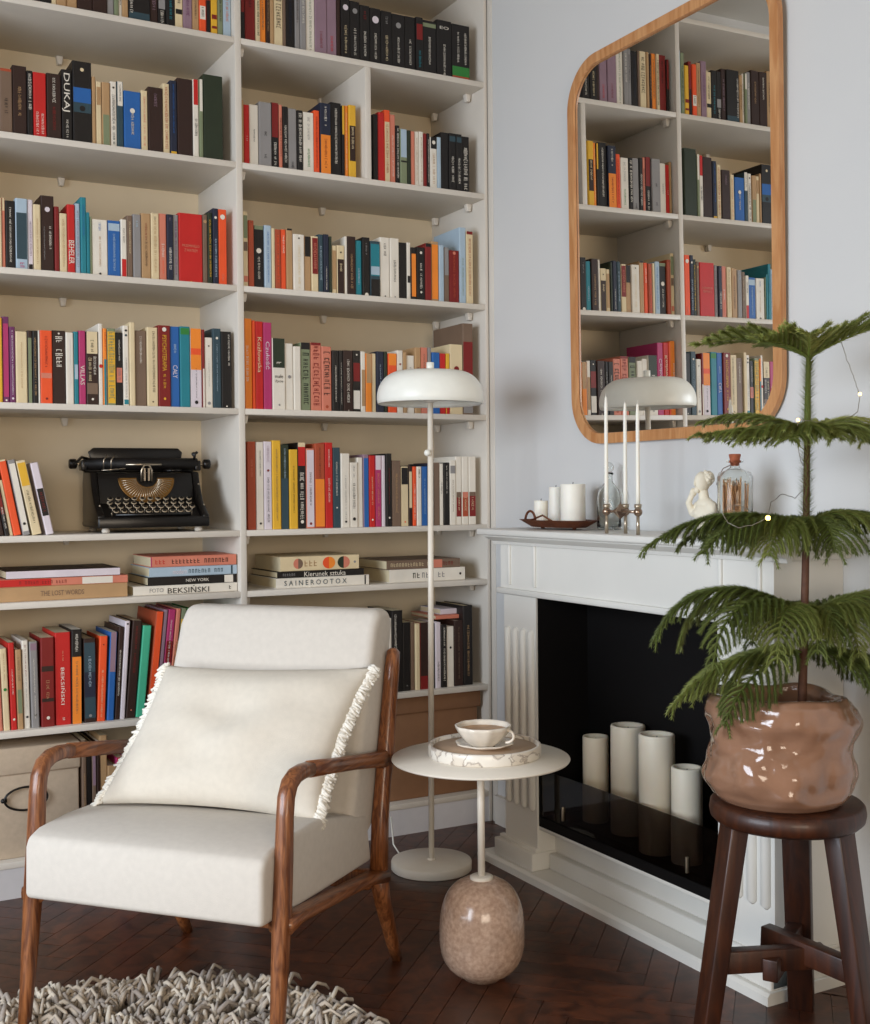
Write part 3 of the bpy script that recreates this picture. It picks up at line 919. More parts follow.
# ------------------------------------------------------------------ storage boxes in the base
linen = mat('box_linen', '#c4b19a', .85, namt=.06, nscale=50, bump=.2, bscale=500)
cardb = mat('box_kraft', '#8c6547', .75, namt=.05, nscale=20, bump=.1, bscale=200)
zb = ZS[8]+.0005
x0 = XL+.06; x1 = xat(81.5, .03, .3)
bx = thing('storage_box', 'large beige fabric storage box with lid and black ring label holder', 'storage box', ((x0+x1)/2, .03, zb))
hw = (x1-x0)/2
H0 = zat(x1, .03, 741)-zb
MB().box((-hw+.006, .006, 0), (hw-.006, .33, H0-.07)).build('body', linen, bx, bevel=.004)
MB().box((-hw, 0, H0-.085), (hw, .338, H0)).build('lid', linen, bx, bevel=.006)
pc = at(3, 801, 'Y', .03); lx = pc.x-bx.location.x; lz = pc.z-zb
e1 = xat(33, .03, .35)-xat(3, .03, .35)
ring = [(lx+.004+e1*.72+e1*.72*math.cos(PI+t), -.004, lz+.036*math.sin(PI+t)) for t in [2*PI*i/40 for i in range(41)]]
lh = MB().tube(ring, .0035, 8, cap=False); lh.lathe([(0,-.006),(.006,-.004),(.008,0),(.006,.004),(0,.006)], 12, (lx, -.002, lz), axis='Y')
lh.box((lx-.002, -.003, lz-.006), (lx+.012, .004, lz+.006))
lh.build('label_holder', black, bx)
x0 = xat(400, .03, .3)-.28; x1 = -.012
bx = thing('storage_box', 'brown kraft storage box with lid, in the base behind the side table', 'storage box', ((x0+x1)/2, .035, zb))
hw = (x1-x0)/2; H0 = ZS[7]-ST-zb-.006
MB().box((-hw+.012, .008, 0), (hw-.012, .33, H0-.05)).build('body', cardb, bx, bevel=.003)
MB().box((-hw, 0, H0-.06), (hw, .338, H0)).build('lid', cardb, bx, bevel=.004)

# ------------------------------------------------------------------ typewriter
tx0 = xat(96.5, .03, 1.2); tx1 = xat(210, .03, 1.2)
W2 = (tx1-tx0)/2*.97
tw = thing('typewriter', 'antique black typewriter with round keys standing on the middle shelf', 'typewriter', ((tx0+tx1)/2, .028, ZS[5]+.0005), rz=math.radians(-3))
chrome = mat('worn_nickel', '#b8ab98', .3, metal=.9, namt=.15, nscale=60)
brass = mat('aged_brass', '#7d5a2c', .4, metal=.7, namt=.2, nscale=40)
keym = mat('key_ring_cream', '#a09078', .4, namt=.05)
for sx in (-1, 1):
    for y in (.03, .27):
        MB().lathe([(0,0),(.012,0),(.014,.006),(.011,.016),(0,.016)], 16, (sx*(W2-.03), y, 0)).build('foot', mat('foot_rubber', '#cfc8bd' if (sx < 0 and y < .1) else '#1a1514', .6), tw)
# base frame, front bar
m = MB().box((-W2, .0, .016), (W2, .30, .034)); m.box((-W2, -.004, .016), (W2, .02, .05))
m.build('base_frame', black, tw, bevel=.005)
# side cheeks + cover
for sx in (-1, 1):
    pr = [(.005,.03),(.0,.055),(.075,.10),(.115,.155),(.135,.2),(.27,.205),(.29,.17),(.29,.03)]
    a = sx*W2; b = sx*(W2-.022)
    MB().prism(pr, min(a, b), max(a, b)).build('side_panel', black, tw, bevel=.005, seg=3)
MB().prism([(.105,.09),(.12,.15),(.14,.197),(.265,.2),(.28,.17),(.28,.04),(.12,.04)], -W2+.022, W2-.022).build('body', black, tw, bevel=.004)
# sloping front with semicircular type basket
m = MB(); n = 28; vs = []; fs = []
cx, cz = 0, .178
R1, R0 = .078, .03
def slope(z): return .104+(z-.09)*.30
for i in range(n+1):
    t = PI+PI*i/n
    for R in (R0, R1):
        x = cx+R*math.cos(t)*1.15; z = cz+R*math.sin(t); vs.append((x, slope(z)-.006-(R1-R)*.12, z))
for i in range(n): fs.append((i*2, i*2+1, i*2+3, i*2+2))
m.add(vs, fs); tb = m.build('type_basket', brass, tw)
md = tb.modifiers.new('t', 'SOLIDIFY'); md.thickness = .005
m = MB()
for i in range(1, n):
    t = PI+PI*i/n
    p = [(R*math.cos(t)*1.15, slope(cz+R*math.sin(t))-.011-(R1-R)*.12, cz+R*math.sin(t)) for R in (R0+.002, R1-.004)]
    m.tube(p, .0013, 5)
m.build('type_bars', chrome, tw)
m = MB()
rim = [(R1*1.02*math.cos(t)*1.15, slope(cz+R1*1.02*math.sin(t))-.008, cz+R1*1.02*math.sin(t)) for t in [PI+PI*i/24 for i in range(25)]]
m.tube(rim, .003, 8); m.build('basket_rim', brass, tw)
m = MB(); m.tube([(-.017,.118,.168),(-.017,.115,.205),(-.008,.113,.222),(.008,.113,.222),(.017,.115,.205),(.017,.118,.168)], .0035, 8)
m.box((-.010,.112,.17),(-.004,.12,.212)); m.box((.004,.112,.17),(.010,.12,.212)); m.build('type_guide', chrome, tw)
for sx in (-1, 1):
    MB().lathe([(0,0),(.03,0),(.034,.004),(.03,.01),(.01,.013),(0,.013)], 24, (sx*.105, .19, .2)).build('ribbon_spool', black, tw)
# keyboard
MB().prism([(.018,.036),(.03,.05),(.105,.095),(.105,.036)], -W2+.024, W2-.024).build('key_bank', mat('key_bank_black', '#120d0b', .6), tw)
kp = MB().lathe([(0,0),(.0082,0),(.0092,.0012),(.0092,.0028),(.008,.0036),(0,.0038)], 14).build('key', keym, tw)
ks = MB().lathe([(0,.0037),(.0067,.0038),(.0066,.0044),(0,.0046)], 14).build('key_cap', black, kp)
first = True
for r_ in range(4):
    nk = 11 if r_ else 10
    for i in range(nk):
        y = .032+r_*.0205; z = .068+r_*.0135; x = (i-(nk-1)/2)*(2*W2-.075)/11+(r_ % 2)*.006
        if first: k = kp; first = False
        else:
            k = kp.copy(); COL.objects.link(k); k.parent = tw
            c = ks.copy(); COL.objects.link(c); c.parent = k
        k.location = (x, y, z); k.rotation_euler = (math.radians(30), 0, 0)
m = MB()
for r_ in range(4):
    for i in range(11):
        y = .032+r_*.0205; z = .067+r_*.0135; x = (i-5)*(2*W2-.075)/11+(r_ % 2)*.006
        m.tube([(x, y+.001, z), (x, y+.01, z-.022)], .0014, 5)
m.build('key_levers', chrome, tw)
MB().tube([(-W2+.06, .018, .058), (W2-.06, .018, .058)], .006, 10).build('space_bar', black, tw)
# carriage
m = MB().tube([(-W2-.01, .2, .228), (W2+.01, .2, .228)], .021, 24); m.build('platen', mat('platen_rubber', '#14100f', .55), tw)
m = MB().box((-W2-.005, .222, .2), (W2+.005, .25, .245)); m.box((-W2-.02,.18,.205),(-W2+.0,.24,.24)); m.box((W2,.18,.205),(W2+.02,.24,.24))
m.build('carriage', black, tw, bevel=.004)
pr = [(-W2+.03,.215),(W2-.04,.215),(W2-.03,.27),(W2-.045,.284),(-W2+.03,.284),(-W2+.012,.27)]
MB().prism([(a, b) for a, b in pr], .24, .247, 'Y').build('paper_rest', black, tw, bevel=.003)
for sx in (-1, 1):
    MB().lathe([(0,-.012),(.014,-.012),(.017,-.008),(.017,.008),(.014,.012),(0,.012)], 20, (sx*(W2+.045), .2, .228), axis='X').build('platen_knob', black, tw)
    MB().tube([(sx*(W2+.01), .2, .228), (sx*(W2+.04), .2, .228)], .005, 8).build('platen_shaft', chrome, tw)
MB().tube([(-W2+.005,.2,.245),(-W2-.02,.17,.25),(-W2-.045,.12,.232),(-W2-.06,.105,.228)], .0045, 8).build('return_lever', black, tw)
m = MB().tube([(W2-.002,.19,.235),(W2+.0,.185,.262),(W2+.008,.18,.27)], .005, 8); m.ball((W2-.002,.19,.262), .008, 8); m.build('carriage_release', black, tw)
m = MB()
for x in (-W2+.05, -W2+.075): m.tube([(x,.17,.21),(x,.165,.24),(x+.012,.17,.255)], .0025, 6)
m.tube([(-W2+.04,.155,.205),(-W2+.12,.155,.212)], .002, 6); m.build('margin_stops', chrome, tw)
m = MB().tube([(-.06,.16,.225),(.06,.16,.225)], .004, 8); m.build('paper_bail', chrome, tw)
for x, y, z in ((-W2+.045, .07, .1), (W2-.011, .1, .158), (W2-.011, .03, .088), (-W2+.011, .03, .088)):
    MB().ball((x, y-.004, z), .0035, 6).build('screw', chrome, tw)

# ------------------------------------------------------------------ fireplace
fw = mat('fireplace_paint', '#dddbd4', .38, namt=.02, nscale=5)
fb = mat('firebox_black', '#070505', .75, namt=.1, spec=.25)
YA, YB = -.446, -1.70; OA, OB = -.657, -1.50; XP = -.218
OZ0, OZ1 = .172, .918; ZM = 1.122
fp = thing('fireplace', 'white painted fireplace surround with fluted pilasters and black firebox opening', 'fireplace', (0, (YA+YB)/2, 0))
oy = (YA+YB)/2
def FB(x0, y0, z0, x1, y1, z1): return MB().box((x0, min(y0, y1)-oy, z0), (x1, max(y0, y1)-oy, z1))
xb = XW-.001
FB(-.285, YA+.045, ZM-.02, xb, YB-.075, ZM).build('mantel_shelf', fw, fp, bevel=.004)
pr = [(-.268, ZM-.0201), (-.266, ZM-.026), (-.246, ZM-.036), (-.232, ZM-.042), (-.228, ZM-.052), (XP+.004, ZM-.052), (XP+.004, ZM-.0201)]
MB().prism([(x, z) for x, z in pr], YB-.055-oy, YA+.03-oy, 'Y').build('mantel_moulding', fw, fp)
# returns of the moulding at the ends
FB(-.236, YB-.03, ZM-.05, xb, YB-.0, ZM-.0201).build('mantel_moulding', fw, fp, bevel=.004)
FB(XP, YA, OZ1, xb, YB, ZM-.0202).build('frieze', fw, fp)
# frieze beads
for y in (-.505, -.655, -1.515, -1.655): FB(XP-.008, y-.006, OZ1+.02, XP+.002, y+.006, ZM-.052).build('frieze_bead', fw, fp, bevel=.003)
FB(XP-.012, YA+.012, OZ1-.012, XP+.004, YB-.012, OZ1+.008).build('frieze_moulding', fw, fp, bevel=.004)
for (a, b) in ((YA-.02, OA), (OB, YB+.0)):
    pil = FB(XP, a, .05, xb if a < -1 else xb, b, OZ1-.0005).build('pilaster', fw, fp)
    w = abs(b-a)
    for i in range(4):
        y = a-(w)*(.14+.24*i)
        m = MB(); r = w*.075
        # raised reed with rounded ends
        m.tube([(XP, y-oy, .215), (XP, y-oy, .225), (XP, y-oy, .79), (XP, y-oy, .80)], [r*.3, r, r, r*.3], 12)
        m.build('reed', fw, pil)
for (a, b) in ((YA+.012, OA-.008), (OB+.012, YB-.012)):
    FB(XP-.026, a, .03, XP+.07, b, .088).build('plinth_block', fw, fp, bevel=.004)
    FB(XP-.01, a+(-.008), .085, XP+.01, b+.004, .1).build('plinth_block', fw, fp, bevel=.004)
FB(-.150, OA, .03, xb, OB, OZ0-.002).build('kick_panel', fw, fp)
FB(-.212, OA, OZ0-.012, xb, OB, OZ0).build('sill', fw, fp, bevel=.003)
FB(-.180, OA-.01, .03, -.148, OB+.01, .082).build('kick_moulding', fw, fp, bevel=.004)
m = MB(); m.prism([(-.262, 0), (-.262, .022), (-.254, .03), (xb, .03), (xb, 0)], YB-.02-oy, YA+.075-oy, 'Y'); m.build('base_slab', fw, fp)
FB(XP-.02, YB-.012, .03, xb, YB, .09).build('plinth_return', fw, fp, bevel=.003)
FB(XP+.05, YB-.006, .09, xb-.03, YB-.0, .1).build('plinth_return', fw, fp, bevel=.002)
# firebox: black lining inside the opening
m = MB(); t = .004
yA, yB = OA-oy, OB-oy
m.box((-.02, yB, OZ0+.0005), (-.012, yA, OZ1-.001))
m.box((XP+.006, yA-t, OZ0+.0005), (-.012, yA, OZ1-.001)); m.box((XP+.006, yB, OZ0+.0005), (-.012, yB+t, OZ1-.001))
m.box((XP+.006, yB, OZ1-.006), (-.012, yA, OZ1-.001)); m.box((XP+.006, yB, OZ0+.0005), (-.012, yA, OZ0+.03))
m.build('firebox', fb, fp)
FLZ = OZ0+.03
# burner tray
FB(-.16, -.78, FLZ, -.05, -1.44, FLZ+.002).build('burner_tray', mat('burner_steel', '#1b1718', .35, metal=.6), fp)
gl = mat('smoked_glass', '#7d746d', .03, trans=1.0, namt=0, ior=1.3)
g1 = FB(-.2065, OA-.01, OZ0+.012, -.2025, OB+.012, .357).build('glass_screen', gl, fp)
for q in ((563, 807, 821), (687, 857, 873)):
    P = at(q[0], q[1], 'X', -.2085); P2 = at(q[0], q[2], 'X', -.2085)
    FB(-.2125, P.y-.003, P2.z, -.1985, P.y+.003, P.z).build('glass_clip', chrome, fp, bevel=.001)

# pillar candles in the firebox
wax = mat('ivory_wax', '#ede4d0', .45, namt=.03, nscale=8, sub=.15)
def pillar(cx, cy, z, r, h, label, group, name='pillar_candle', dish=True):
    o = thing(name, label, 'candle', (cx, cy, z), 0, group)
    pr = [(0, 0), (r*.96, 0), (r, .003), (r, h-.004), (r*.97, h), (r*.82, h)]
    pr += [(r*.72, h-.008), (r*.4, h-.012), (0, h-.013)] if dish else [(r*.5, h-.001), (0, h-.001)]
    MB().lathe(pr, 40).build('wax', wax, o)
    zt = h-.013 if dish else h-.001
    MB().tube([(0, 0, zt), (.001, 0, zt+.007)], .0012, 6).build('wick', mat('wick_black', '#1c1614', .8, namt=0), o)
    return o
for (pa, pb, pt, lab) in ((583, 609, 733, 'leftmost and narrowest pillar candle inside the fireplace'), (611, 645.5, 722, 'tallest pillar candle inside the fireplace, second from left'),
                          (639, 675, 731, 'thick pillar candle inside the fireplace, second from right'), (671.5, 702.5, 764, 'shortest pillar candle inside the fireplace, rightmost')):
    X = {583: -.085, 611: -.078, 639: -.125, 671.5: -.115}[pa]
    P = at((pa+pb)/2, 800, 'X', X); dist = (P-CAM).dot(_F); r = (pb-pa)/2*dist/FPX
    h = zat(X, P.y, pt+3)-FLZ-.002
    pillar(X, P.y, FLZ+.0025, r, h, lab, 'pillar candles in the fireplace')

# ------------------------------------------------------------------ mirror
ma = .01105
mrr = thing('wall_mirror', 'large oak-framed wall mirror with rounded corners above the fireplace', 'mirror', (-.0078, -1.0415, 1.397))
mrr.rotation_euler = (0, 0, 0)
HY = .4775; HZ = 1.250
def rr(hy, z0, z1, r, n=14):
    pts = []
    for (cy, cz, a0) in ((hy-r, z1-r, 0), (-hy+r, z1-r, PI/2), (-hy+r, z0+r, PI), (hy-r, z0+r, 3*PI/2)):
        for i in range(n+1):
            t = a0+PI/2*i/n; pts.append((cy+r*math.cos(t), cz+r*math.sin(t)))
    return pts
def mx_(z, off):   # tilted plane: glass x at height z
    return off-math.tan(ma)*(z+1.395-1.872)-.00285+.0078
out = rr(HY, 0, HZ, .155); inn = rr(HY-.032, .032, HZ-.032, .125); inn2 = rr(HY-.034, .034, HZ-.034, .123)
n = len(out); vs = []
for prof, off in ((out, .008), (out, -.0095), (inn, -.0095), (inn2, -.001)):
    for (y, z) in prof: vs.append((mx_(z, off), y, z))
fs = []
for j in range(3):
    for i in range(n): fs.append((j*n+i, j*n+(i+1) % n, (j+1)*n+(i+1) % n, (j+1)*n+i))
MB().add(vs, fs).build('frame', oakm, mrr)
gm = bpy.data.materials.new('mirror_silver'); gm.use_nodes = True
b = gm.node_tree.nodes['Principled BSDF']; b.inputs['Base Color'].default_value = lin('#eceae6'); b.inputs['Metallic'].default_value = 1; b.inputs['Roughness'].default_value = .004
gi = rr(HY-.0325, .0325, HZ-.0325, .1245)
v = [(mx_(z, 0), y, z) for y, z in gi]; v += [(mx_(z, .008), y, z) for y, z in gi]; n = len(gi)
MB().add(v, [tuple(range(n)), tuple(range(2*n-1, n-1, -1))]+[(i, (i+1) % n, (i+1) % n+n, i+n) for i in range(n)]).build('glass', gm, mrr)
# hangs on the wall by a cleat behind the frame
mm = MB().box((.004, -.2, HZ-.14), (XW+.0078-.0005, .2, HZ-.10)); mm.box((.012, -.2, .10), (XW+.0078-.0005, .2, .13))
mm.build('hanging_cleat', oakm, mrr)

# ------------------------------------------------------------------ mantel objects
ZT = ZM+.0005
rust = mat('rusty_tray', '#6a3a22', .6, metal=.3, namt=.25, nscale=40, bump=.2)
TX = -.12
P0 = at(528, 522, 'X', TX); P1 = at(591, 522, 'X', TX)
cy = (P0.y+P1.y)/2; hl = abs(P0.y-P1.y)/2
tr = thing('candle_tray', 'rust brown metal tray with loop handle under three white candles', 'tray', (TX, cy, ZT))
def boat(hl, hw, z, k=1.0, n=40):
    return [(hw*math.copysign(abs(math.cos(t))**.8, math.cos(t)), hl*math.copysign(abs(math.sin(t))**.9, math.sin(t)), z) for t in [2*PI*i/n for i in range(n)]]
vs = boat(hl*.72, .05, .006)+boat(hl, .085, .03)+boat(hl*.985, .082, .03)+boat(hl*.70, .047, .010)
n = 40; fs = [tuple(range(n-1, -1, -1)), tuple(range(3*n, 4*n))]
for j in range(3):
    for i in range(n): fs.append((j*n+i, j*n+(i+1) % n, (j+1)*n+(i+1) % n, (j+1)*n+i))
m = MB().add(vs, fs)
for sy in (-1, 1):
    m.lathe([(0,0),(.006,0),(.008,.008),(0,.009)], 12, (0, sy*hl*.5, 0))
m.build('dish', rust, tr)
MB().tube([(-.055, hl*.45+.03*math.cos(t), .024+.034*math.sin(t)) for t in [PI*i/10 for i in range(11)]], .004, 8).build('handle', rust, tr)
MB().tube([(-.06, hl*.35, .03), (-.055, hl*.05, .045), (-.05, -hl*.2, .028)], .003, 8).build('handle', rust, tr)
wcand = mat('white_wax', '#f2eee2', .45, namt=.02, sub=.1)
wax_keep = wax; wax = wcand
for (pa, pb, pt, X, lab) in ((534, 548, 500.5, -.10, 'small short white candle on the rust tray, leftmost'), (549, 563, 487, -.075, 'middle white candle on the rust tray, half behind the largest'),
                         (560.5, 585.5, 484, -.105, 'largest white candle on the rust tray')):
    P = at((pa+pb)/2, 510, 'X', X); dist = (P-CAM).dot(_F); r = (pb-pa)/2*dist/FPX
    pillar(X, P.y, ZT+.0105, r, zat(X, P.y, pt)-ZT-.0105, lab, 'white candles on the mantel tray', dish=False)
wax = wax_keep
# clear bottle near the wall behind the tapers
clear = mat('clear_glass', '#f4f6f4', .02, trans=1.0, namt=0, ior=1.25)
P = at(609, 500, 'X', -.04)
vs_ = thing('glass_decanter', 'clear glass decanter standing behind the taper candles', 'decanter', (-.04, P.y, ZT))
R = .038
MB().lathe([(0,0),(R*.95,0),(R,.006),(R,.10),(R*.85,.125),(.013,.15),(.011,.17),(.015,.176),(.013,.18),(.009,.17),(.010,.148),(R*.8,.121),(R-.003,.1),(R-.003,.008),(0,.005)], 32).build('glass', clear, vs_)
MB().ball((0, 0, .196), .016, 10).build('stopper', clear, vs_)
# taper candle holder
TXX = -.235
ys = [at(606.5, 511, 'X', TXX).y, at(625.5, 515, 'X', TXX+.035).y, at(638, 511, 'X', TXX).y]
ch = thing('candle_holder', 'linked metal candle holder with diamond ornament holding three white tapers', 'candle holder', (TXX, (ys[0]+ys[2])/2, ZT))
cyc = (ys[0]+ys[2])/2
bronze = mat('candle_holder_metal', '#a08a78', .25, metal=.9, namt=.1)
pos = [(0, ys[0]-cyc), (.035, ys[1]-cyc), (0, ys[2]-cyc)]
zc = zat(TXX, ys[0], 511.5)-ZT
for (x, y) in pos:
    MB().tube([(x, y, 0), (x, y, zc-.008)], [.0055, .0045], 12).build('leg', chrome, ch)
    MB().ball((x, y, zc), .0125, 10).build('joint', bronze, ch)
    MB().lathe([(.006, zc+.008), (.010, zc+.012), (.0105, zc+.022), (.008, zc+.022)], 16, (x, y, 0)).build('cup', chrome, ch)
m = MB(); hy = abs(pos[0][1])
for s in (-1, 1): m.tube([(0, s*hy, zc), (-.004, s*hy*.5, zc+.001), (-.006, 0, zc+.002)], [.0055, .004, .010], 8)
m.build('link_bar', bronze, ch)
m = MB(); m.add([(-.006, -.034, zc), (-.006, .034, zc), (-.006, 0, zc+.026), (-.006, 0, zc-.022), (-.018, 0, zc+.002), (.006, 0, zc+.002)],
                [(0,2,4),(2,1,4),(1,3,4),(3,0,4),(2,0,5),(1,2,5),(3,1,5),(0,3,5)])
m.build('diamond_ornament', bronze, ch)
MB().tube([(0, 0, zc), (.035, pos[1][1], zc)], .004, 8).build('link_bar', bronze, ch)
for (x, y), pt, lab in zip(pos, (395, 401, 402), ('left', 'middle', 'right')):
    zt = zat(TXX+x, cyc+y, pt)-ZT
    o = thing('taper_candle', '%s white taper of the three in the metal holder' % {'left': 'leftmost tall', 'middle': 'middle tall', 'right': 'rightmost tall'}[lab], 'candle', (TXX+x, cyc+y, ZT), 0, 'taper candles on the mantel')
    MB().lathe([(0, zc+.0126), (.0062, zc+.0126), (.006, zc+.06), (.005, zt-.03), (.0032, zt-.008), (.0, zt-.003)], 16).build('wax', wcand, o)
    MB().tube([(0, 0, zt-.005), (0, 0, zt+.004)], .0008, 5).build('wick', mat('wick_white', '#ddd8cc', .8, namt=0), o)
# corked bottle with long matches
BX = -.13
P = at(735, 500, 'X', BX); d_ = (P-CAM).dot(_F); R = 17.5*d_/FPX
zsh = zat(BX, P.y, 477)-ZT; znk = zat(BX, P.y, 466)-ZT; zck = zat(BX, P.y, 454)-ZT
bo = thing('glass_bottle', 'corked clear glass bottle filled with long matches on the mantel', 'bottle', (BX, P.y, ZT))
MB().lathe([(0,0),(R*.93,0),(R,.008),(R,zsh),(R*.9,zsh+.012),(R*.55,znk-.012),(.013,znk-.004),(.012,znk+.008),(.022,znk+.010),(.022,znk+.014),(.0095,znk+.015),(.0095,znk-.006),(R*.5,znk-.015),(R-.006,zsh),(R-.003,.01),(0,.007)], 40).build('glass', clear, bo)
MB().lathe([(0,znk),(.009,znk),(.013,znk+.016),(.016,zck-.002),(.014,zck),(0,zck)], 20).build('cork', mat('cork', '#a4593a', .8, namt=.2, nscale=120), bo)
mt = mat('match_wood', '#c9976b', .7, namt=.1); rn = random.Random(4)
sticks = MB(); tips = MB()
for i in range(34):
    a = rn.uniform(0, 2*PI); q = math.sqrt(rn.random())*R*.7; x, y = q*math.cos(a), q*math.sin(a)
    tx, ty = x+rn.uniform(-.006, .006), y+rn.uniform(-.006, .006); zt = zsh*rn.uniform(.86, 1.0)
    sticks.bar((x, y, .009), (tx, ty, zt), .0032, .0032); tips.ball((tx, ty, zt), .003, 5)
sticks.build('matchsticks', mt, bo); tips.build('match_heads', mat('match_heads', '#d9cfc0', .7), bo)
MB().tube([(R*.3, 0, znk+.012), (-.006-R*.5, .03*.4, znk-.006), (-R*.7, R*.55, zsh+.004), (-R*.75, R*.7, zsh-.02)], .0012, 6).build('twine', mat('twine_brown', '#6b4a36', .8), bo)
# small bust
SX = -.15
P = at(704.5, 500, 'X', SX)
bs = thing('bust_figurine', 'small cream plaster bust of a pensive figure beside the corked bottle', 'figurine', (SX, P.y, ZT))
ztop = zat(SX, P.y, 469.5)-ZT; k = ztop/.24
m = MB()
m.lathe([(0,0),(.036*k,0),(.038*k,.008*k),(.030*k,.016*k),(.024*k,.03*k),(.03*k,.04*k),(0,.045*k)], 28)
m.ball((0, -.004*k, .082*k), .05*k, 12, (.75, .95, .85)); m.ball((0, .026*k, .10*k), .028*k, 10, (.8, 1, 1)); m.ball((0, -.032*k, .10*k), .03*k, 10, (.8, 1, 1))
m.ball((0, 0, .062*k), .036*k, 10, (.8, 1, 1)); m.ball((0, -.002*k, .115*k), .038*k, 10, (.7, 1, .7))
m.tube([(0, .0, .12*k), (-.004*k, .003*k, .165*k)], [.021*k, .017*k], 12)
hd = MB(); hd.ball((-.006*k, .006*k, .194*k), .031*k, 14, (1.0, .84, 1.24)); hd.ball((.008*k, .004*k, .204*k), .031*k, 12, (1, .95, .95)); hd.ball((-.0365*k, .009*k, .190*k), .0055*k, 8, (1, .8, 1.8)); hd.ball((-.026*k, .010*k, .166*k), .012*k, 8)
hd.build('head', mat('plaster', '#e4dcc8', .7, namt=.03), bs); hr = MB()
m.tube([(-.02*k, .04*k, .08*k), (-.036*k, .045*k, .12*k), (-.03*k, .03*k, .155*k)], [.014*k, .012*k, .010*k], 10)
m.ball((-.03*k, .026*k, .158*k), .014*k, 8, (1, .8, 1.2)); m.tube([(-.02*k, .04*k, .08*k), (-.03*k, .0, .085*k)], [.014*k, .012*k], 10)
rb_ = random.Random(8)
for i in range(46):
    v_ = Vector((rb_.uniform(-.45, 1), rb_.uniform(-1, 1), rb_.uniform(-.2, 1))).normalized()
    hr.ball((.008*k+.028*k*v_.x, .004*k+.027*k*v_.y, .204*k+.028*k*v_.z), .0075*k, 6)
hr.build('hair', mat('plaster', '#e4dcc8', .7, namt=.03), bs)
o = m.build('bust', mat('plaster', '#e4dcc8', .7, namt=.03), bs)
md = o.modifiers.new('r', 'REMESH'); md.mode = 'VOXEL'; md.voxel_size = .0028*k; md.use_smooth_shade = True
md = o.modifiers.new('sm', 'SMOOTH'); md.iterations = 5; md.factor = .5
# ------------------------------------------------------------------ floor lamp
LP = at(431.5, 868.5, 'Z', 0); dl = (LP-CAM).dot(_F)
lp = thing('floor_lamp', 'slim white floor lamp with wide dome shade and round base', 'floor lamp', (LP.x, LP.y, 0))
lp.rotation_euler = (.006*math.sin(YAW), .006*math.cos(YAW), 0)
rb = 40.3*dl/FPX; rs = 53*dl/FPX
zsb = zat(LP.x, LP.y, 403.5); zst = zat(LP.x, LP.y, 371.5); zn = zat(LP.x, LP.y, 362.5)
MB().lathe([(0,0),(rb*.98,0),(rb,.003),(rb,.026),(rb*.985,.030),(.012,.030),(0,.030)], 64).build('base', metalw, lp)
MB().tube([(0,0,.03),(0,0,.036)], .014, 20).build('collar', metalw, lp)
MB().tube([(0,0,.03),(0,0,zn)], .0095, 20).build('pole', metalw, lp)
H = zst-zsb; pr = []
for i in range(15):
    t = PI/2*i/14; pr.append((rs*(.55+.45*math.cos(t)) if i < 14 else rs*.55, zsb+.02+(H-.02)*math.sin(t)))
pr = [(rs*.985, zsb), (rs, zsb+.012)]+pr+[(rs*.3, zst), (.0, zst)]
inner = [(max(r-.003, 0), z-.003) for r, z in reversed(pr)]
MB().lathe(pr+inner+[(rs*.985, zsb)], 72).build('lamp_shade', lampw, lp)
MB().tube([(0,0,zst-.002),(0,0,zn)], .0125, 20).build('finial', lampw, lp)
zk = zat(LP.x, LP.y, 453)
m = MB().ball((-.018, -.012, zk), .011, 10); m.tube([(0,0,zk),(-.016,-.01,zk)], .004, 8); m.build('switch', lampw, lp)
MB().ball((0, 0, zsb+.03), .03, 12).build('bulb', mat('frosted_bulb', '#f2eee4', .3, namt=0), lp)
MB().tube([(-.05, .115, .012), (-.052, .125, .006), (-.03, .17, .0045), (-.02, .24, .02), (.0, .3, .1)], .0028, 8).build('power_cord', lampw, lp)

# ------------------------------------------------------------------ side table
TP = at(482.3, 977, 'Z', 0); dt = (TP-CAM).dot(_F)
st = thing('side_table', 'round cream side table on an egg-shaped speckled stone base', 'table', (TP.x, TP.y, 0))
zt_ = .5675; Rt = 89*dt/FPX; Rb = 42.7*dt/FPX
m = bpy.data.materials.new('speckled_stone'); m.use_nodes = True
nt = m.node_tree; N = nt.nodes; L = nt.links; b = N['Principled BSDF']; b.inputs['Roughness'].default_value = .22; b.inputs['Coat Weight'].default_value = .3
tc = N.new('ShaderNodeTexCoord'); n1 = N.new('ShaderNodeTexNoise'); n1.inputs['Scale'].default_value = 90; n1.inputs['Detail'].default_value = 6
n2 = N.new('ShaderNodeTexNoise'); n2.inputs['Scale'].default_value = 9; n2.inputs['Detail'].default_value = 3
L.new(tc.outputs['Object'], n1.inputs['Vector']); L.new(tc.outputs['Object'], n2.inputs['Vector'])
c1 = N.new('ShaderNodeValToRGB'); c1.color_ramp.elements[0].position = .3; c1.color_ramp.elements[1].position = .7
c1.color_ramp.elements[0].color = lin('#b2937f'); c1.color_ramp.elements[1].color = lin('#d9bda8')
c2 = N.new('ShaderNodeValToRGB'); c2.color_ramp.elements[0].position = .35; c2.color_ramp.elements[1].position = .7
c2.color_ramp.elements[0].color = (.8, .78, .76, 1); c2.color_ramp.elements[1].color = (1, .95, .9, 1)
mx = N.new('ShaderNodeMix'); mx.data_type = 'RGBA'; mx.blend_type = 'MULTIPLY'; mx.inputs[0].default_value = 1
L.new(n1.outputs['Fac'], c1.inputs[0]); L.new(n2.outputs['Fac'], c2.inputs[0]); L.new(c1.outputs[0], mx.inputs[6]); L.new(c2.outputs[0], mx.inputs[7]); L.new(mx.outputs[2], b.inputs['Base Color'])
stone = m
zb0 = .258; pr = [(0, 0), (Rb*.45, 0)]
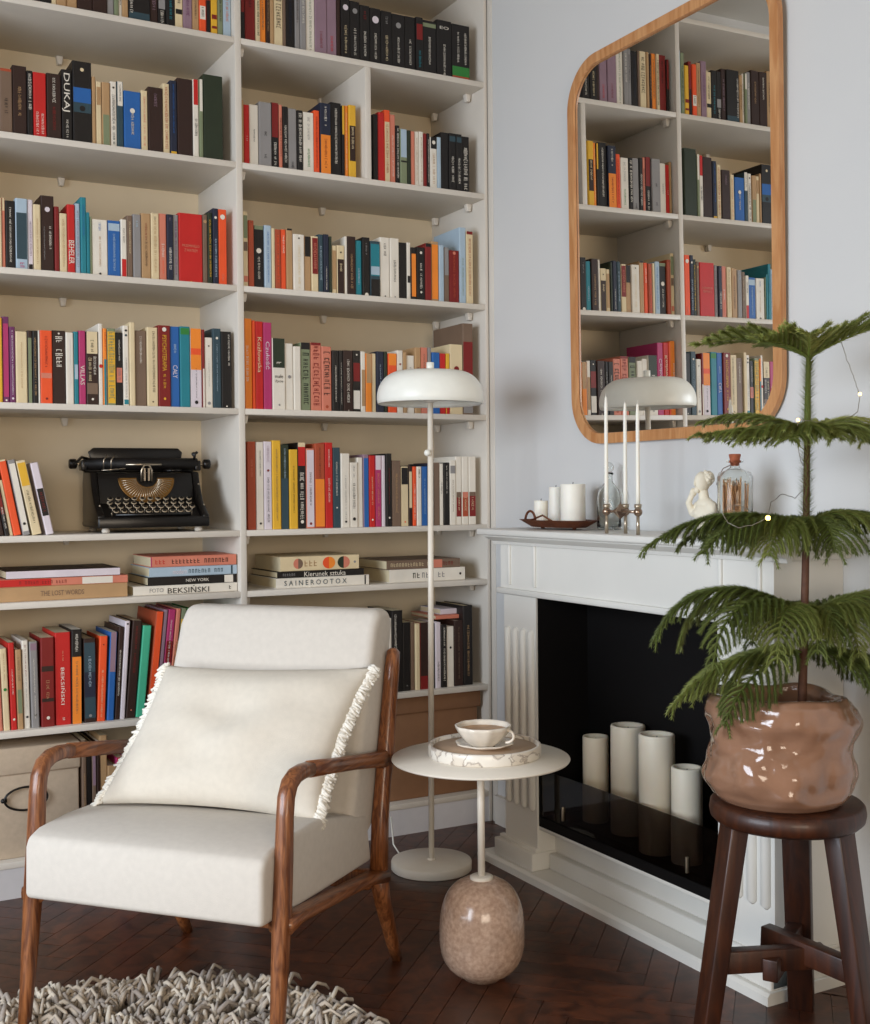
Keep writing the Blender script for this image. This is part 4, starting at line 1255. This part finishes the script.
for i in range(1, 30):
    u = i/30; z = zb0*u
    r = Rb*(1-abs((u-.44)/(.44 if u < .44 else .56))**2.6)**(1/2.6)
    pr.append((max(r, Rb*.45 if u < .06 else 0), z))
pr += [(Rb*.33, zb0-.003), (0, zb0-.003)]
MB().lathe(pr, 64).build('stone_base', stone, st)
MB().lathe([(0, zb0-.006), (.030, zb0-.006), (.030, zb0+.003), (.024, zb0+.006), (0, zb0+.006)], 32).build('collar', metalw, st)
MB().tube([(0, 0, zb0), (0, 0, zt_-.003)], .0095, 24).build('pole', metalw, st)
MB().lathe([(0, zt_-.006), (Rt-.002, zt_-.006), (Rt, zt_-.003), (Rt-.001, zt_), (0, zt_)], 96).build('tabletop', metalw, st)
# marble tray
def marble():
    m = bpy.data.materials.new('marble'); m.use_nodes = True
    nt = m.node_tree; N = nt.nodes; L = nt.links; b = N['Principled BSDF']; b.inputs['Roughness'].default_value = .3
    tc = N.new('ShaderNodeTexCoord'); n1 = N.new('ShaderNodeTexNoise'); n1.inputs['Scale'].default_value = 14; n1.inputs['Detail'].default_value = 8; n1.inputs['Distortion'].default_value = 1.5
    L.new(tc.outputs['Object'], n1.inputs['Vector'])
    c1 = N.new('ShaderNodeValToRGB'); c1.color_ramp.elements[0].position = .46; c1.color_ramp.elements[1].position = .54
    c1.color_ramp.elements[0].color = lin('#e9e3d8'); c1.color_ramp.elements[1].color = lin('#dfd6c8')
    e = c1.color_ramp.elements.new(.5); e.color = lin('#a3978c')
    L.new(n1.outputs['Fac'], c1.inputs[0]); L.new(c1.outputs[0], b.inputs['Base Color'])
    return m
marb = marble()
TC = at(484.6, 749, 'Z', zt_+.015); dd = (TC-CAM).dot(_F); Rm = 56.5*dd/FPX
mtz = zt_+.0004
t_ = thing('marble_tray', 'round white marble tray with raised rim on the side table', 'tray', (TC.x, TC.y, mtz))
hm = .03
MB().lathe([(0,0),(Rm*.99,0),(Rm,.002),(Rm,hm-.003),(Rm-.002,hm),(Rm-.008,hm),(Rm-.010,hm-.002),(Rm-.011,hm*.66),(0,hm*.66)], 72).build('tray_body', marb, t_)
MB().lathe([(0,hm*.66),(Rm-.0115,hm*.66),(Rm-.0115,hm*.66+.0012),(0,hm*.66+.0012)], 64).build('inlay', mat('tray_inlay', '#b59a80', .5, namt=.05), t_)
sz = mtz+hm*.66+.0016
glaze = mat('glazed_ceramic', '#e4dacb', .18, namt=.12, nscale=25, coat=.4)
glaze_in = mat('glazed_brown_inside', '#a9794f', .25, namt=.2, nscale=25, coat=.4)
CP = at(484.5, 744, 'Z', sz+.01)
sc = thing('saucer', 'shallow scalloped ceramic saucer under the cup on the marble tray', 'saucer', (CP.x, CP.y, sz))
def scal(p, t): return Vector((p.x*(1+.03*math.cos(8*t)), p.y*(1+.03*math.cos(8*t)), p.z))
MB().lathe([(0,0),(.032,0),(.036,.002),(.060,.008),(.0745,.014),(.073,.0165),(.058,.0105),(.036,.0055),(0,.005)], 64, fn=scal).build('plate', glaze, sc)
cu = thing('coffee_cup', 'marbled cream ceramic cup with looped handle standing on the saucer', 'cup', (CP.x-.004, CP.y, sz+.0058))
Rc = 28*(CP-CAM).dot(_F)/FPX; hc = .054
def fac(p, t):
    k = 1+.018*math.cos(10*t); return Vector((p.x*k, p.y*k, p.z))
MB().lathe([(0,0),(Rc*.42,0),(Rc*.45,.003),(Rc*.66,.014),(Rc*.86,.032),(Rc*.97,.046),(Rc,hc),(Rc*.96,hc+.001),(Rc*.94,.046),(Rc*.82,.032),(Rc*.62,.016),(Rc*.4,.007),(0,.006)], 60, fn=fac).build('bowl', glaze, cu)
MB().lathe([(0,.042),(Rc*.89,.042)], 48).build('coffee', mat('coffee_foam', '#b58a62', .4, namt=.25, nscale=30), cu)
ang = -YAW-.35
hp = [((Rc*.84+.022*math.sin(t))*math.cos(ang), (Rc*.84+.022*math.sin(t))*math.sin(ang), .029+.016*math.cos(t)) for t in [PI*i/14 for i in range(15)]]
MB().tube(hp, [.0045]*15, 10, sec=(1.3, .8, .8)).build('handle', glaze, cu)

# ------------------------------------------------------------------ armchair
A_ = Vector((-1.85772, -1.03154, 0)); ex = Vector((.6659, -.7461, 0)); CW = .6037
o_ = A_+ex*CW/2
chair = thing('armchair', 'cream upholstered lounge armchair with curved walnut frame and armrests', 'armchair', (o_.x, o_.y, 0), rz=math.atan2(ex.y, ex.x))
def prism_uv(prof, u0, u1, name, m, bev, seg=5, fn=None, cuts=0):
    mb = MB().prism(prof, u0, u1)
    o = mb.build(name, m, chair, bevel=bev, seg=seg)
    return o
seat = prism_uv([(0,.333),(.003,.450),(.012,.472),(.05,.485),(.15,.492),(.30,.487),(.57,.43),(.60,.30),(.3,.315)], -.303, .303, 'seat_cushion', fabric, .014)
# piping seam line down the front corners
back = prism_uv([(.475,.445),(.640,.895),(.675,.938),(.745,.938),(.772,.90),(.645,.40),(.57,.36),(.50,.39)], -.286, .300, 'back_cushion', fabric, .03, 6)
for s in (-1, 1):
    U = s*.320
    def P(v, z, du=0): return (U+du*s, v, z)
    # front leg with taper, continuing up into the bend
    MB().tube([P(.012,0), P(.03,.12), P(.055,.33), P(.068,.46), P(.075,.55), P(.082,.592), P(.098,.618), P(.125,.630), P(.16,.632), P(.20,.628)],
              [.0125, .0155, .020, .019, .018, .018, .018, .0175, .017, .0165], 16, sec=(1, 1, .7), up=(1,0,0)).build('leg', walnut, chair)
    MB().tube([P(.195,.6285), P(.3,.612), P(.45,.588), P(.60,.563), P(.645,.555)], [.0165, .016, .0155, .0175, .023], 16, sec=(1.15, .9, .7), up=(1,0,0)).build('armrest', walnuth, chair)
    MB().tube([P(.60,.25), P(.612,.40), P(.635,.50), P(.652,.56), P(.675,.66), P(.705,.78), P(.716,.825), P(.718,.833)], [.026, .024, .022, .025, .022, .021, .019, .010], 16, sec=(1, .85, .7), up=(1,0,0)).build('back_post', walnut, chair)
    MB().tube([P(.592,.285), P(.625,.19), P(.69,.06), P(.725,0)], [.026, .022, .017, .014], 16, sec=(1, .9, .7), up=(1,0,0)).build('leg', walnut, chair)
    MB().tube([P(.05,.325), P(.12,.322), P(.35,.298), P(.52,.278), P(.61,.262)], [.03, .022, .021, .022, .03], 16, sec=(1, .62, .5), up=(0,0,1)).build('side_rail', walnuth, chair)
MB().box((-.31, .12, .285), (.31, .15, .316)).build('cross_rail', walnut, chair, bevel=.006)
MB().box((-.31, .56, .235), (.31, .59, .285)).build('cross_rail', walnut, chair, bevel=.006)
MB().box((-.29, .03, .317), (.29, .55, .3295)).build('seat_frame', mat('seat_lining', '#2a211c', .9), chair) if False else None

# ------------------------------------------------------------------ pillow
cp = thing('throw_pillow', 'cream rectangular throw pillow with fringed sides leaning on the armchair', 'pillow', (o_.x, o_.y, 0), rz=chair.rotation_euler[2])
TL = Vector((-.240, .500, .797)); TR = Vector((.328, .565, .807)); BL = Vector((-.268, .230, .494)); BR = Vector((.288, .305, .476))
nrm = (TR-TL).cross(BL-TL).normalized()
if nrm.y > 0: nrm = -nrm     # toward the front of the chair
nu, nv = 44, 32; vs = []; fs = []
def pil(s, t, side):
    c = TL.lerp(TR, s).lerp(BL.lerp(BR, s), t)
    a, b = 2*s-1, 2*t-1
    # edges pull in between the corners
    c += (TR-TL)*(-.035*a*(1-b*b))*1.0 + (BL-TL)*(-.045*b*(1-a*a))
    th = .066*((1-abs(a)**3.2)*(1-abs(b)**3.2))**.55
    wr = noise.noise(Vector((a*1.7, b*2.3, side*3)))*.022*(1-a*a)*(1-b*b)
    wr += .009*math.sin(9*a*b+2*a+3*b)*(abs(a*b))*(1-a**4)*(1-b**4)
    return c+nrm*(side*th+wr)
for side in (1, -1):
    for j in range(nv+1):
        for i in range(nu+1): vs.append(pil(i/nu, j/nv, side))
N1 = (nu+1)*(nv+1)
for k in range(2):
    for j in range(nv):
        for i in range(nu):
            a = k*N1+j*(nu+1)+i; q = (a, a+1, a+nu+2, a+nu+1)
            fs.append(q if k == 0 else tuple(reversed(q)))
MB().add(vs, fs, True).build('cover', pillowm, cp)
rn = random.Random(3)
for side_s, nm in ((0, 'l'), (1, 'r')):
    m = MB()
    for i in range(260):
        t = (i+rn.random())/260; p = pil(side_s, t, 0); out = (TL-TR).normalized() if side_s == 0 else (TR-TL).normalized()
        out = (out+Vector((0, 0, -.25))+nrm*rn.uniform(-.35, .55)+(BL-TL).normalized()*rn.uniform(-.5, .5)).normalized()
        L_ = rn.uniform(.014, .024)
        b_ = p-out*.012
        q = b_+out*L_*.6+nrm*rn.uniform(-.004, .008); r2 = b_+out*(L_+.01)+Vector((0, 0, -.008))
        m.tube([b_, q, r2], [.0036, .0042, .003], 5)
    m.build('fringe', fringem, cp)
    m = MB(); m.tube([pil(side_s, j/24, 0)+Vector((0,0,0)) for j in range(25)], .006, 8); m.build('ruffle_band', fringem, cp)

# ------------------------------------------------------------------ shaggy rug
rug = thing('shag_rug', 'shaggy cream and grey yarn rug on the parquet before the armchair', 'rug', (-1.76, -1.46, 0))
RR = .575
MB().lathe([(0,0),(RR-.04,0),(RR-.02,.006),(RR-.05,.012),(0,.014)], 48, fn=lambda p, t: Vector((p.x*(1+.03*math.sin(3*t)), p.y*(1+.03*math.sin(3*t)), p.z))).build('backing', mat('rug_backing', '#8d8276', .95), rug)
rn = random.Random(11)
cols = [mat('yarn_cream', '#cfc3b2', .95, namt=.1), mat('yarn_grey', '#a59a90', .95, namt=.1), mat('yarn_pale', '#c0b3a3', .95, namt=.1)]
piles = [MB(), MB(), MB()]
for i in range(3800):
    a = rn.uniform(0, 2*PI); q = RR*math.sqrt(rn.random())
    if rn.random() < .25: q = RR*rn.uniform(.88, 1.0)
    x, y = q*math.cos(a), q*math.sin(a)
    wy = -1.46+y
    if wy < -1.75 and rn.random() < .5: continue
    edge = q/RR
    ax = a+rn.uniform(-1.2, 1.2); L_ = rn.uniform(.028, .05)*(1+.35*(edge > .85)); ln = rn.uniform(.5, 1.3)
    dx, dy = math.cos(ax)*L_*ln, math.sin(ax)*L_*ln; hz = L_*rn.uniform(.5, 1.0)
    pts = [(x, y, .010), (x+dx*.3, y+dy*.3, .012+hz*.6), (x+dx*.7, y+dy*.7, .014+hz*.85), (x+dx*1.1, y+dy*1.1, .012+hz*.6), (x+dx*1.25+rn.uniform(-.01,.01), y+dy*1.25+rn.uniform(-.01,.01), .012+hz*.3)]
    r_ = rn.uniform(.0036, .0065)
    piles[rn.randrange(3)].tube(pts, [r_, r_*1.1, r_, r_*.9, r_*.5], 5)
for m, c in zip(piles, cols):
    o = m.build('yarn_pile', c, rug); o['kind'] = 'stuff'

# ------------------------------------------------------------------ stool
ZSE = .515
SC = at(787, 816, 'Z', ZSE); ZSE = .552; ds = (SC-CAM).dot(_F); RS = 76*ds/FPX
sl = thing('wooden_stool', 'dark three-legged wooden stool with round seat carrying the potted tree', 'stool', (SC.x, SC.y, 0))
MB().lathe([(0, ZSE-.045), (RS*.93, ZSE-.045), (RS*.985, ZSE-.036), (RS, ZSE-.022), (RS*.985, ZSE-.006), (RS*.95, ZSE), (0, ZSE)], 64,
    fn=lambda p, t: Vector((p.x*(1+.008*math.sin(2*t+1)), p.y*(1+.008*math.cos(3*t)), p.z))).build('seat', darkwood, sl)
angs = [math.radians(a) for a in (36, 163, 283)]
RF = .205
cen = Vector((0, 0, .205))
for i, a in enumerate(angs):
    d = Vector((math.cos(a), math.sin(a), 0))
    top = d*(RS*.74)+Vector((0, 0, ZSE-.044)); bot = d*RF
    MB().bar(bot, top, .058, .036, up=d, w2=.064, h2=.042).build('leg', darkwood, sl, bevel=.004)
    # stretcher: from this leg past the centre, lapped over the next one
    off = Vector((-d.y, d.x, 0))*.026
    k = d*(.15); z = .20
    e1_ = d*.165+off*.2+Vector((0, 0, z+.004*i)); e2_ = -d*.075+off+Vector((0, 0, z+.016*i-.012))
    MB().bar(e1_, e2_, .034, .05, up=(0, 0, 1)).build('stretcher', darkwood, sl, bevel=.003)

# ------------------------------------------------------------------ pot
pm = mat('pot_glaze', '#946f58', .12, namt=.14, nscale=9, coat=.6, bump=.25, bscale=14)
rp = 78*ds/FPX
pot = thing('plant_pot', 'lumpy glazed pinkish brown ceramic pot standing on the stool', 'pot', (SC.x-.016*math.cos(YAW), SC.y+.016*math.sin(YAW), ZSE+.0005))
PH = .262
def lump(p, t):
    n1 = noise.noise(Vector((math.cos(t)*1.3, math.sin(t)*1.3, p.z*9)))
    n2 = noise.noise(Vector((math.cos(t)*2.6+5, math.sin(t)*2.6, p.z*20+3)))
    n3 = noise.noise(Vector((math.cos(t)*5+5, math.sin(t)*5, p.z*34+8)))
    r = math.hypot(p.x, p.y)
    u = p.z/PH
    k = 1+(.075*n1+.085*n2+.035*n3)*min(1, u*6)*min(1, r/.05)
    return Vector((p.x*k, p.y*k, p.z+(.012*n1 if u > .75 else 0)))
prof = [(0, 0), (rp*.70, 0), (rp*.78, .006), (rp*.86, .02), (rp*.92, .04), (rp*.95, .065), (rp*.94, .09), (rp*.90, .115), (rp*.885, .135), (rp*.91, .16), (rp*.95, .185), (rp*.95, .208), (rp*.90, .226), (rp*.82, .238), (rp*.75, .240), (rp*.68, .234), (rp*.66, .22), (rp*.72, .19), (rp*.74, .15), (0, .149)]
fine = []
for i in range(len(prof)-1):
    for j in range(4):
        t = j/4; fine.append((prof[i][0]*(1-t)+prof[i+1][0]*t, prof[i][1]*(1-t)+prof[i+1][1]*t))
fine.append(prof[-1])
MB().lathe(fine, 96, fn=lump).build('vessel', pm, pot)
MB().lathe([(0, .150), (rp*.62, .150), (rp*.64, .17), (rp*.60, .185), (rp*.3, .190), (0, .192)], 48).build('soil', mat('potting_soil', '#2a1a12', .9, namt=.4, nscale=90, bump=.8, bscale=150), pot)

# ------------------------------------------------------------------ norfolk island pine
_rt = Vector((math.cos(YAW), -math.sin(YAW), 0))
TRP = SC+_rt*((800-787+2)*ds/FPX); TRX, TRY = TRP.x, TRP.y
z0 = ZSE+.19
tree = thing('norfolk_pine', 'potted norfolk island pine with tiers of feathery green branches', 'plant', (TRX, TRY, z0))
def zt(y): return zat(TRX, TRY, y)-z0
ztop = zt(352)
tk = mat('pine_trunk', '#5a3a2a', .7, namt=.25, nscale=60); tkg = mat('pine_stem_green', '#6a7a3a', .7, namt=.15)
def lean(z):
    q = _rt*(.022*z/.85); return Vector((q.x+.006*math.sin(z*5), q.y+.005*math.sin(z*4), z))
zsplit = zt(430)
MB().tube([lean(zsplit*i/12) for i in range(13)], [.0105-.004*i/12 for i in range(13)], 12).build('trunk', tk, tree)
MB().tube([lean(zsplit+(ztop-zsplit)*i/8) for i in range(9)], [.0078-.003*i/8 for i in range(9)], 10).build('trunk', tkg, tree)
MB().tube([(.012,.004,-.005), (.010,.004,.1), (.012,.006,.24)], [.004,.0035,.002], 6).build('trunk', tk, tree)
greens = [mat('needle_dark', '#5c6632', .6, namt=.25, nscale=14), mat('needle_mid', '#7b8243', .6, namt=.25, nscale=14), mat('needle_light', '#9c9f58', .6, namt=.2, nscale=14)]
twig = mat('pine_twig', '#6f8038', .6, namt=.1)
rn = random.Random(21)
def needles(mb, pts, ln, step, n=5, phase=0, fwd=.75, wd=.0017):
    # needles all round a polyline
    acc = 0; vs = []; fs = []
    for i in range(len(pts)-1):
        a, b = pts[i], pts[i+1]; d = b-a; L_ = d.length
        if L_ < 1e-6: continue
        d = d/L_; sx = d.orthogonal().normalized(); sy = d.cross(sx)
        k = max(1, int(L_/step))
        for j in range(k):
            c = a+d*(L_*j/k); ph = rn.uniform(0, 2*PI)
            for q in range(n):
                t = ph+2*PI*q/n; o = sx*math.cos(t)+sy*math.sin(t)
                tip = c+(o*.62+d*fwd).normalized()*ln*rn.uniform(.75, 1.1)
                side = d.cross(o)*wd
                s = len(vs); vs += [c+side+o*.001, c-side+o*.001, tip]; fs.append((s, s+1, s+2))
    mb.add(vs, fs, False)
def branch(zo, az, L, e0, droop, nl, ll, mi, hang=.5, ndl=.010, up=.12):
    br_n = MB(); br_w = MB()
    o = lean(zo); hd = Vector((math.cos(az), math.sin(az), 0))
    N_ = 16; pts = [o]; e = e0; p = o.copy(); S = L/N_
    wob = rn.uniform(-.25, .25)
    for i in range(N_):
        e -= droop/N_*(1.0+.6*math.sin(i*.7)*.3)
        a2 = az+wob*(i/N_)**2
        p = p+(Vector((math.cos(a2), math.sin(a2), 0))*math.cos(e)+Vector((0, 0, math.sin(e))))*S; pts.append(p.copy())
    br_w.tube(pts, [.0030-.0020*i/N_ for i in range(N_+1)], 6)
    needles(br_n, pts[1:], ndl, .0045, 5)
    for k in range(nl):
        f = .10+.86*k/(nl-1); idx = f*N_; i0 = min(int(idx), N_-1); base = pts[i0].lerp(pts[i0+1], idx-i0)
        d = (pts[i0+1]-pts[i0]).normalized(); sd = d.cross(Vector((0, 0, 1)))
        if sd.length < .1: sd = Vector((-hd.y, hd.x, 0))
        sd.normalize()
        prof = math.sin(PI*min(1, .16+f*.95))**.7 if f < .9 else .35
        for s in (-1, 1):
            l = ll*max(.25, prof)*rn.uniform(.8, 1.12)
            dr = (d*.62+sd*s*.85+Vector((0, 0, up*rn.uniform(.6, 1.4)))).normalized()
            q = base.copy(); tp = [q.copy()]; n_ = 6
            for j in range(n_):
                dr = (dr+Vector((0, 0, -hang*(j+1)/n_*.42))+d*.05).normalized(); q = q+dr*l/n_; tp.append(q.copy())
            needles(br_n, tp, ndl, .0042, 6)
            br_w.tube(tp, [.0014]*n_+[.0006], 4, cap=False)
    w_ = br_w.build('branch', twig, tree)
    br_n.build('needles', greens[mi], w_, recalc=False)
D = math.radians
# directions: az of the camera-right axis is -YAW ; towards the camera is -(90deg-YAW)
RT = -YAW
def A(deg): return RT+D(deg)   # 0 = right in view, 90 = away, -90 = toward the camera, 180 = left
tiers = [
 # z row, list of (az, length, elevation, droop), lateral length, laterals, material, hang, needle length
 (630, [(178, .42, 66, 128), (150, .38, 66, 140), (208, .38, 66, 145), (236, .30, 70, 150), (262, .24, 72, 150), (-70, .25, 70, 150), (-42, .31, 68, 145), (-12, .38, 66, 132), (20, .36, 62, 135), (60, .30, 58, 135), (105, .30, 58, 135)], .125, 17, 0, .95, .0135),
 (652, [(184, .34, 12, 62), (212, .30, 8, 70), (-8, .32, 14, 68), (-30, .26, 12, 70), (160, .28, 14, 70), (30, .26, 14, 70)], .12, 14, 0, .95, .0135),
 (528, [(182, .385, 27, 62), (166, .30, 30, 70), (200, .30, 28, 70), (6, .28, 44, 105), (-22, .25, 46, 110), (-80, .17, 45, 120), (225, .20, 36, 100), (75, .24, 34, 90), (130, .22, 34, 85)], .12, 15, 0, .95, .0135),
 (434, [(182, .25, 4, 8), (150, .25, 30, 40), (200, .17, 22, 50), (-4, .22, 26, 66), (-28, .18, 26, 80), (30, .22, 34, 70), (-75, .12, 26, 60), (240, .14, 20, 50), (95, .18, 32, 60)], .115, 11, 1, .75, .0125),
 (358, [(176, .26, 34, 50), (152, .23, 34, 44), (205, .15, 34, 40), (8, .21, 42, 40), (-16, .20, 32, 20), (62, .17, 42, 44), (112, .18, 42, 50), (255, .11, 38, 30)], .085, 10, 1, .22, .0125),
]
for (row, brs, ll, nl, mi, hang, ndl) in tiers:
    zz = zt(row)
    for (az, L_, e, dr) in brs:
        branch(zz, A(az), L_, D(e), D(dr), nl, ll, mi if rn.random() < .7 else (mi+1) % 3, hang, ndl, .5 if row < 400 else (.3 if row < 500 else .15))
# needle-clad stem and bud at the tip
m = MB(); needles(m, [lean(zt(520)+(ztop-zt(520))*i/30) for i in range(31)], .030, .004, 9, fwd=.3, wd=.0026)
m.build('needles', greens[1], tree, recalc=False)

# ------------------------------------------------------------------ string lights
slg = thing('string_lights', 'thin wire string of tiny warm lights wound through the pine', 'string lights', (TRX, TRY, z0))
wire = mat('light_wire', '#8f8a80', .4, metal=.5, namt=0)
def W3(x, y, dep):   # pixel + distance offset toward the camera, as a real position
    c = Vector((TRX, TRY, 0)); base_d = (c-CAM).dot(_F)-dep
    r_ = _F+_R*((x-435)/FPX)-_U*((y-512)/FPX)
    return CAM+r_*base_d-Vector((TRX, TRY, z0))
path = [(842,342,.02),(846,356,.02),(850,368,.02),(856,383,.02),(860,396,.03),(858,412,.02),(835,425,.05),(803,420,.04),(798,419,.03),(796,434,.03),(800,460,.03),(812,480,.0),(795,498,.03),
        (782,494,.04),(771,502,.09),(768,517,.13),(752,525,.13),(738,528,.13),(728,523,.12),(722,512,.12),(730,505,.12),(742,506,.12),(752,512,.12)]
pts = []
for i in range(len(path)-1):
    a, b = Vector(W3(*path[i])), Vector(W3(*path[i+1]))
    for j in range(4): pts.append(a.lerp(b, j/4)+Vector((rn.uniform(-1,1), rn.uniform(-1,1), rn.uniform(-1,1)))*.0012)
MB().tube(pts, .0009, 6).build('wire', wire, slg)
for q in ((768,518,.13),(860,394,.035),(798,420,.05),(795,433,.05),(782,521,.05)):
    P = Vector(W3(*q)); MB().ball(P, .0038 if q[0] != 768 else .0055, 8).build('bulb', mat('warm_bulb', '#ffd58a', .4, namt=0, emit='#ffc766', estr=9), slg)
# ------------------------------------------------------------------ light
w = bpy.data.worlds.new('sky'); scn.world = w; w.use_nodes = True
bg = w.node_tree.nodes['Background']; bg.inputs[0].default_value = (.75, .86, 1, 1); bg.inputs[1].default_value = .1
def area(name, loc, tgt, sx, sy, col, power, spread=180):
    l = bpy.data.lights.new(name, 'AREA'); l.shape = 'RECTANGLE'; l.size = sx; l.size_y = sy; l.color = col; l.energy = power; l.spread = math.radians(spread)
    o = bpy.data.objects.new(name, l); COL.objects.link(o); o.location = loc
    o.rotation_euler = (Vector(tgt)-Vector(loc)).to_track_quat('-Z', 'Y').to_euler(); return o
# daylight falling in through the tall window on the left
area('window_daylight', (X_LEFT-.2, (WY0+WY1)/2, (WZ0+WZ1)/2), (-1.0, -1.3, 1.0), 2.4, 1.8, (.80, .89, 1.0), 112, 120)
# added warm fill from behind the camera, brightens shelf interiors and front faces
area('added_fill_rear', ((FX0+FX1)/2, Y_FRONT-.2, (FZ0+FZ1)/2), (-1.3, 0, 1.2), 2.3, 1.5, (1.0, .84, .66), 75, 130)
scn.view_settings.view_transform = 'Standard'; scn.view_settings.look = 'None'
scn.view_settings.gamma = 1; scn.view_settings.exposure = -0.38; scn.view_settings.use_curve_mapping = False
# ------------------------------------------------------------------ camera
cd = bpy.data.cameras.new('camera'); co = bpy.data.objects.new('camera', cd); COL.objects.link(co)
cd.sensor_fit = 'VERTICAL'; cd.sensor_height = 24; cd.lens = FPX/1024*24; cd.clip_start = .05
M = Matrix((( _R.x, _U.x, -_F.x, CAM.x), (_R.y, _U.y, -_F.y, CAM.y), (_R.z, _U.z, -_F.z, CAM.z), (0, 0, 0, 1)))
co.matrix_world = M
scn.camera = co
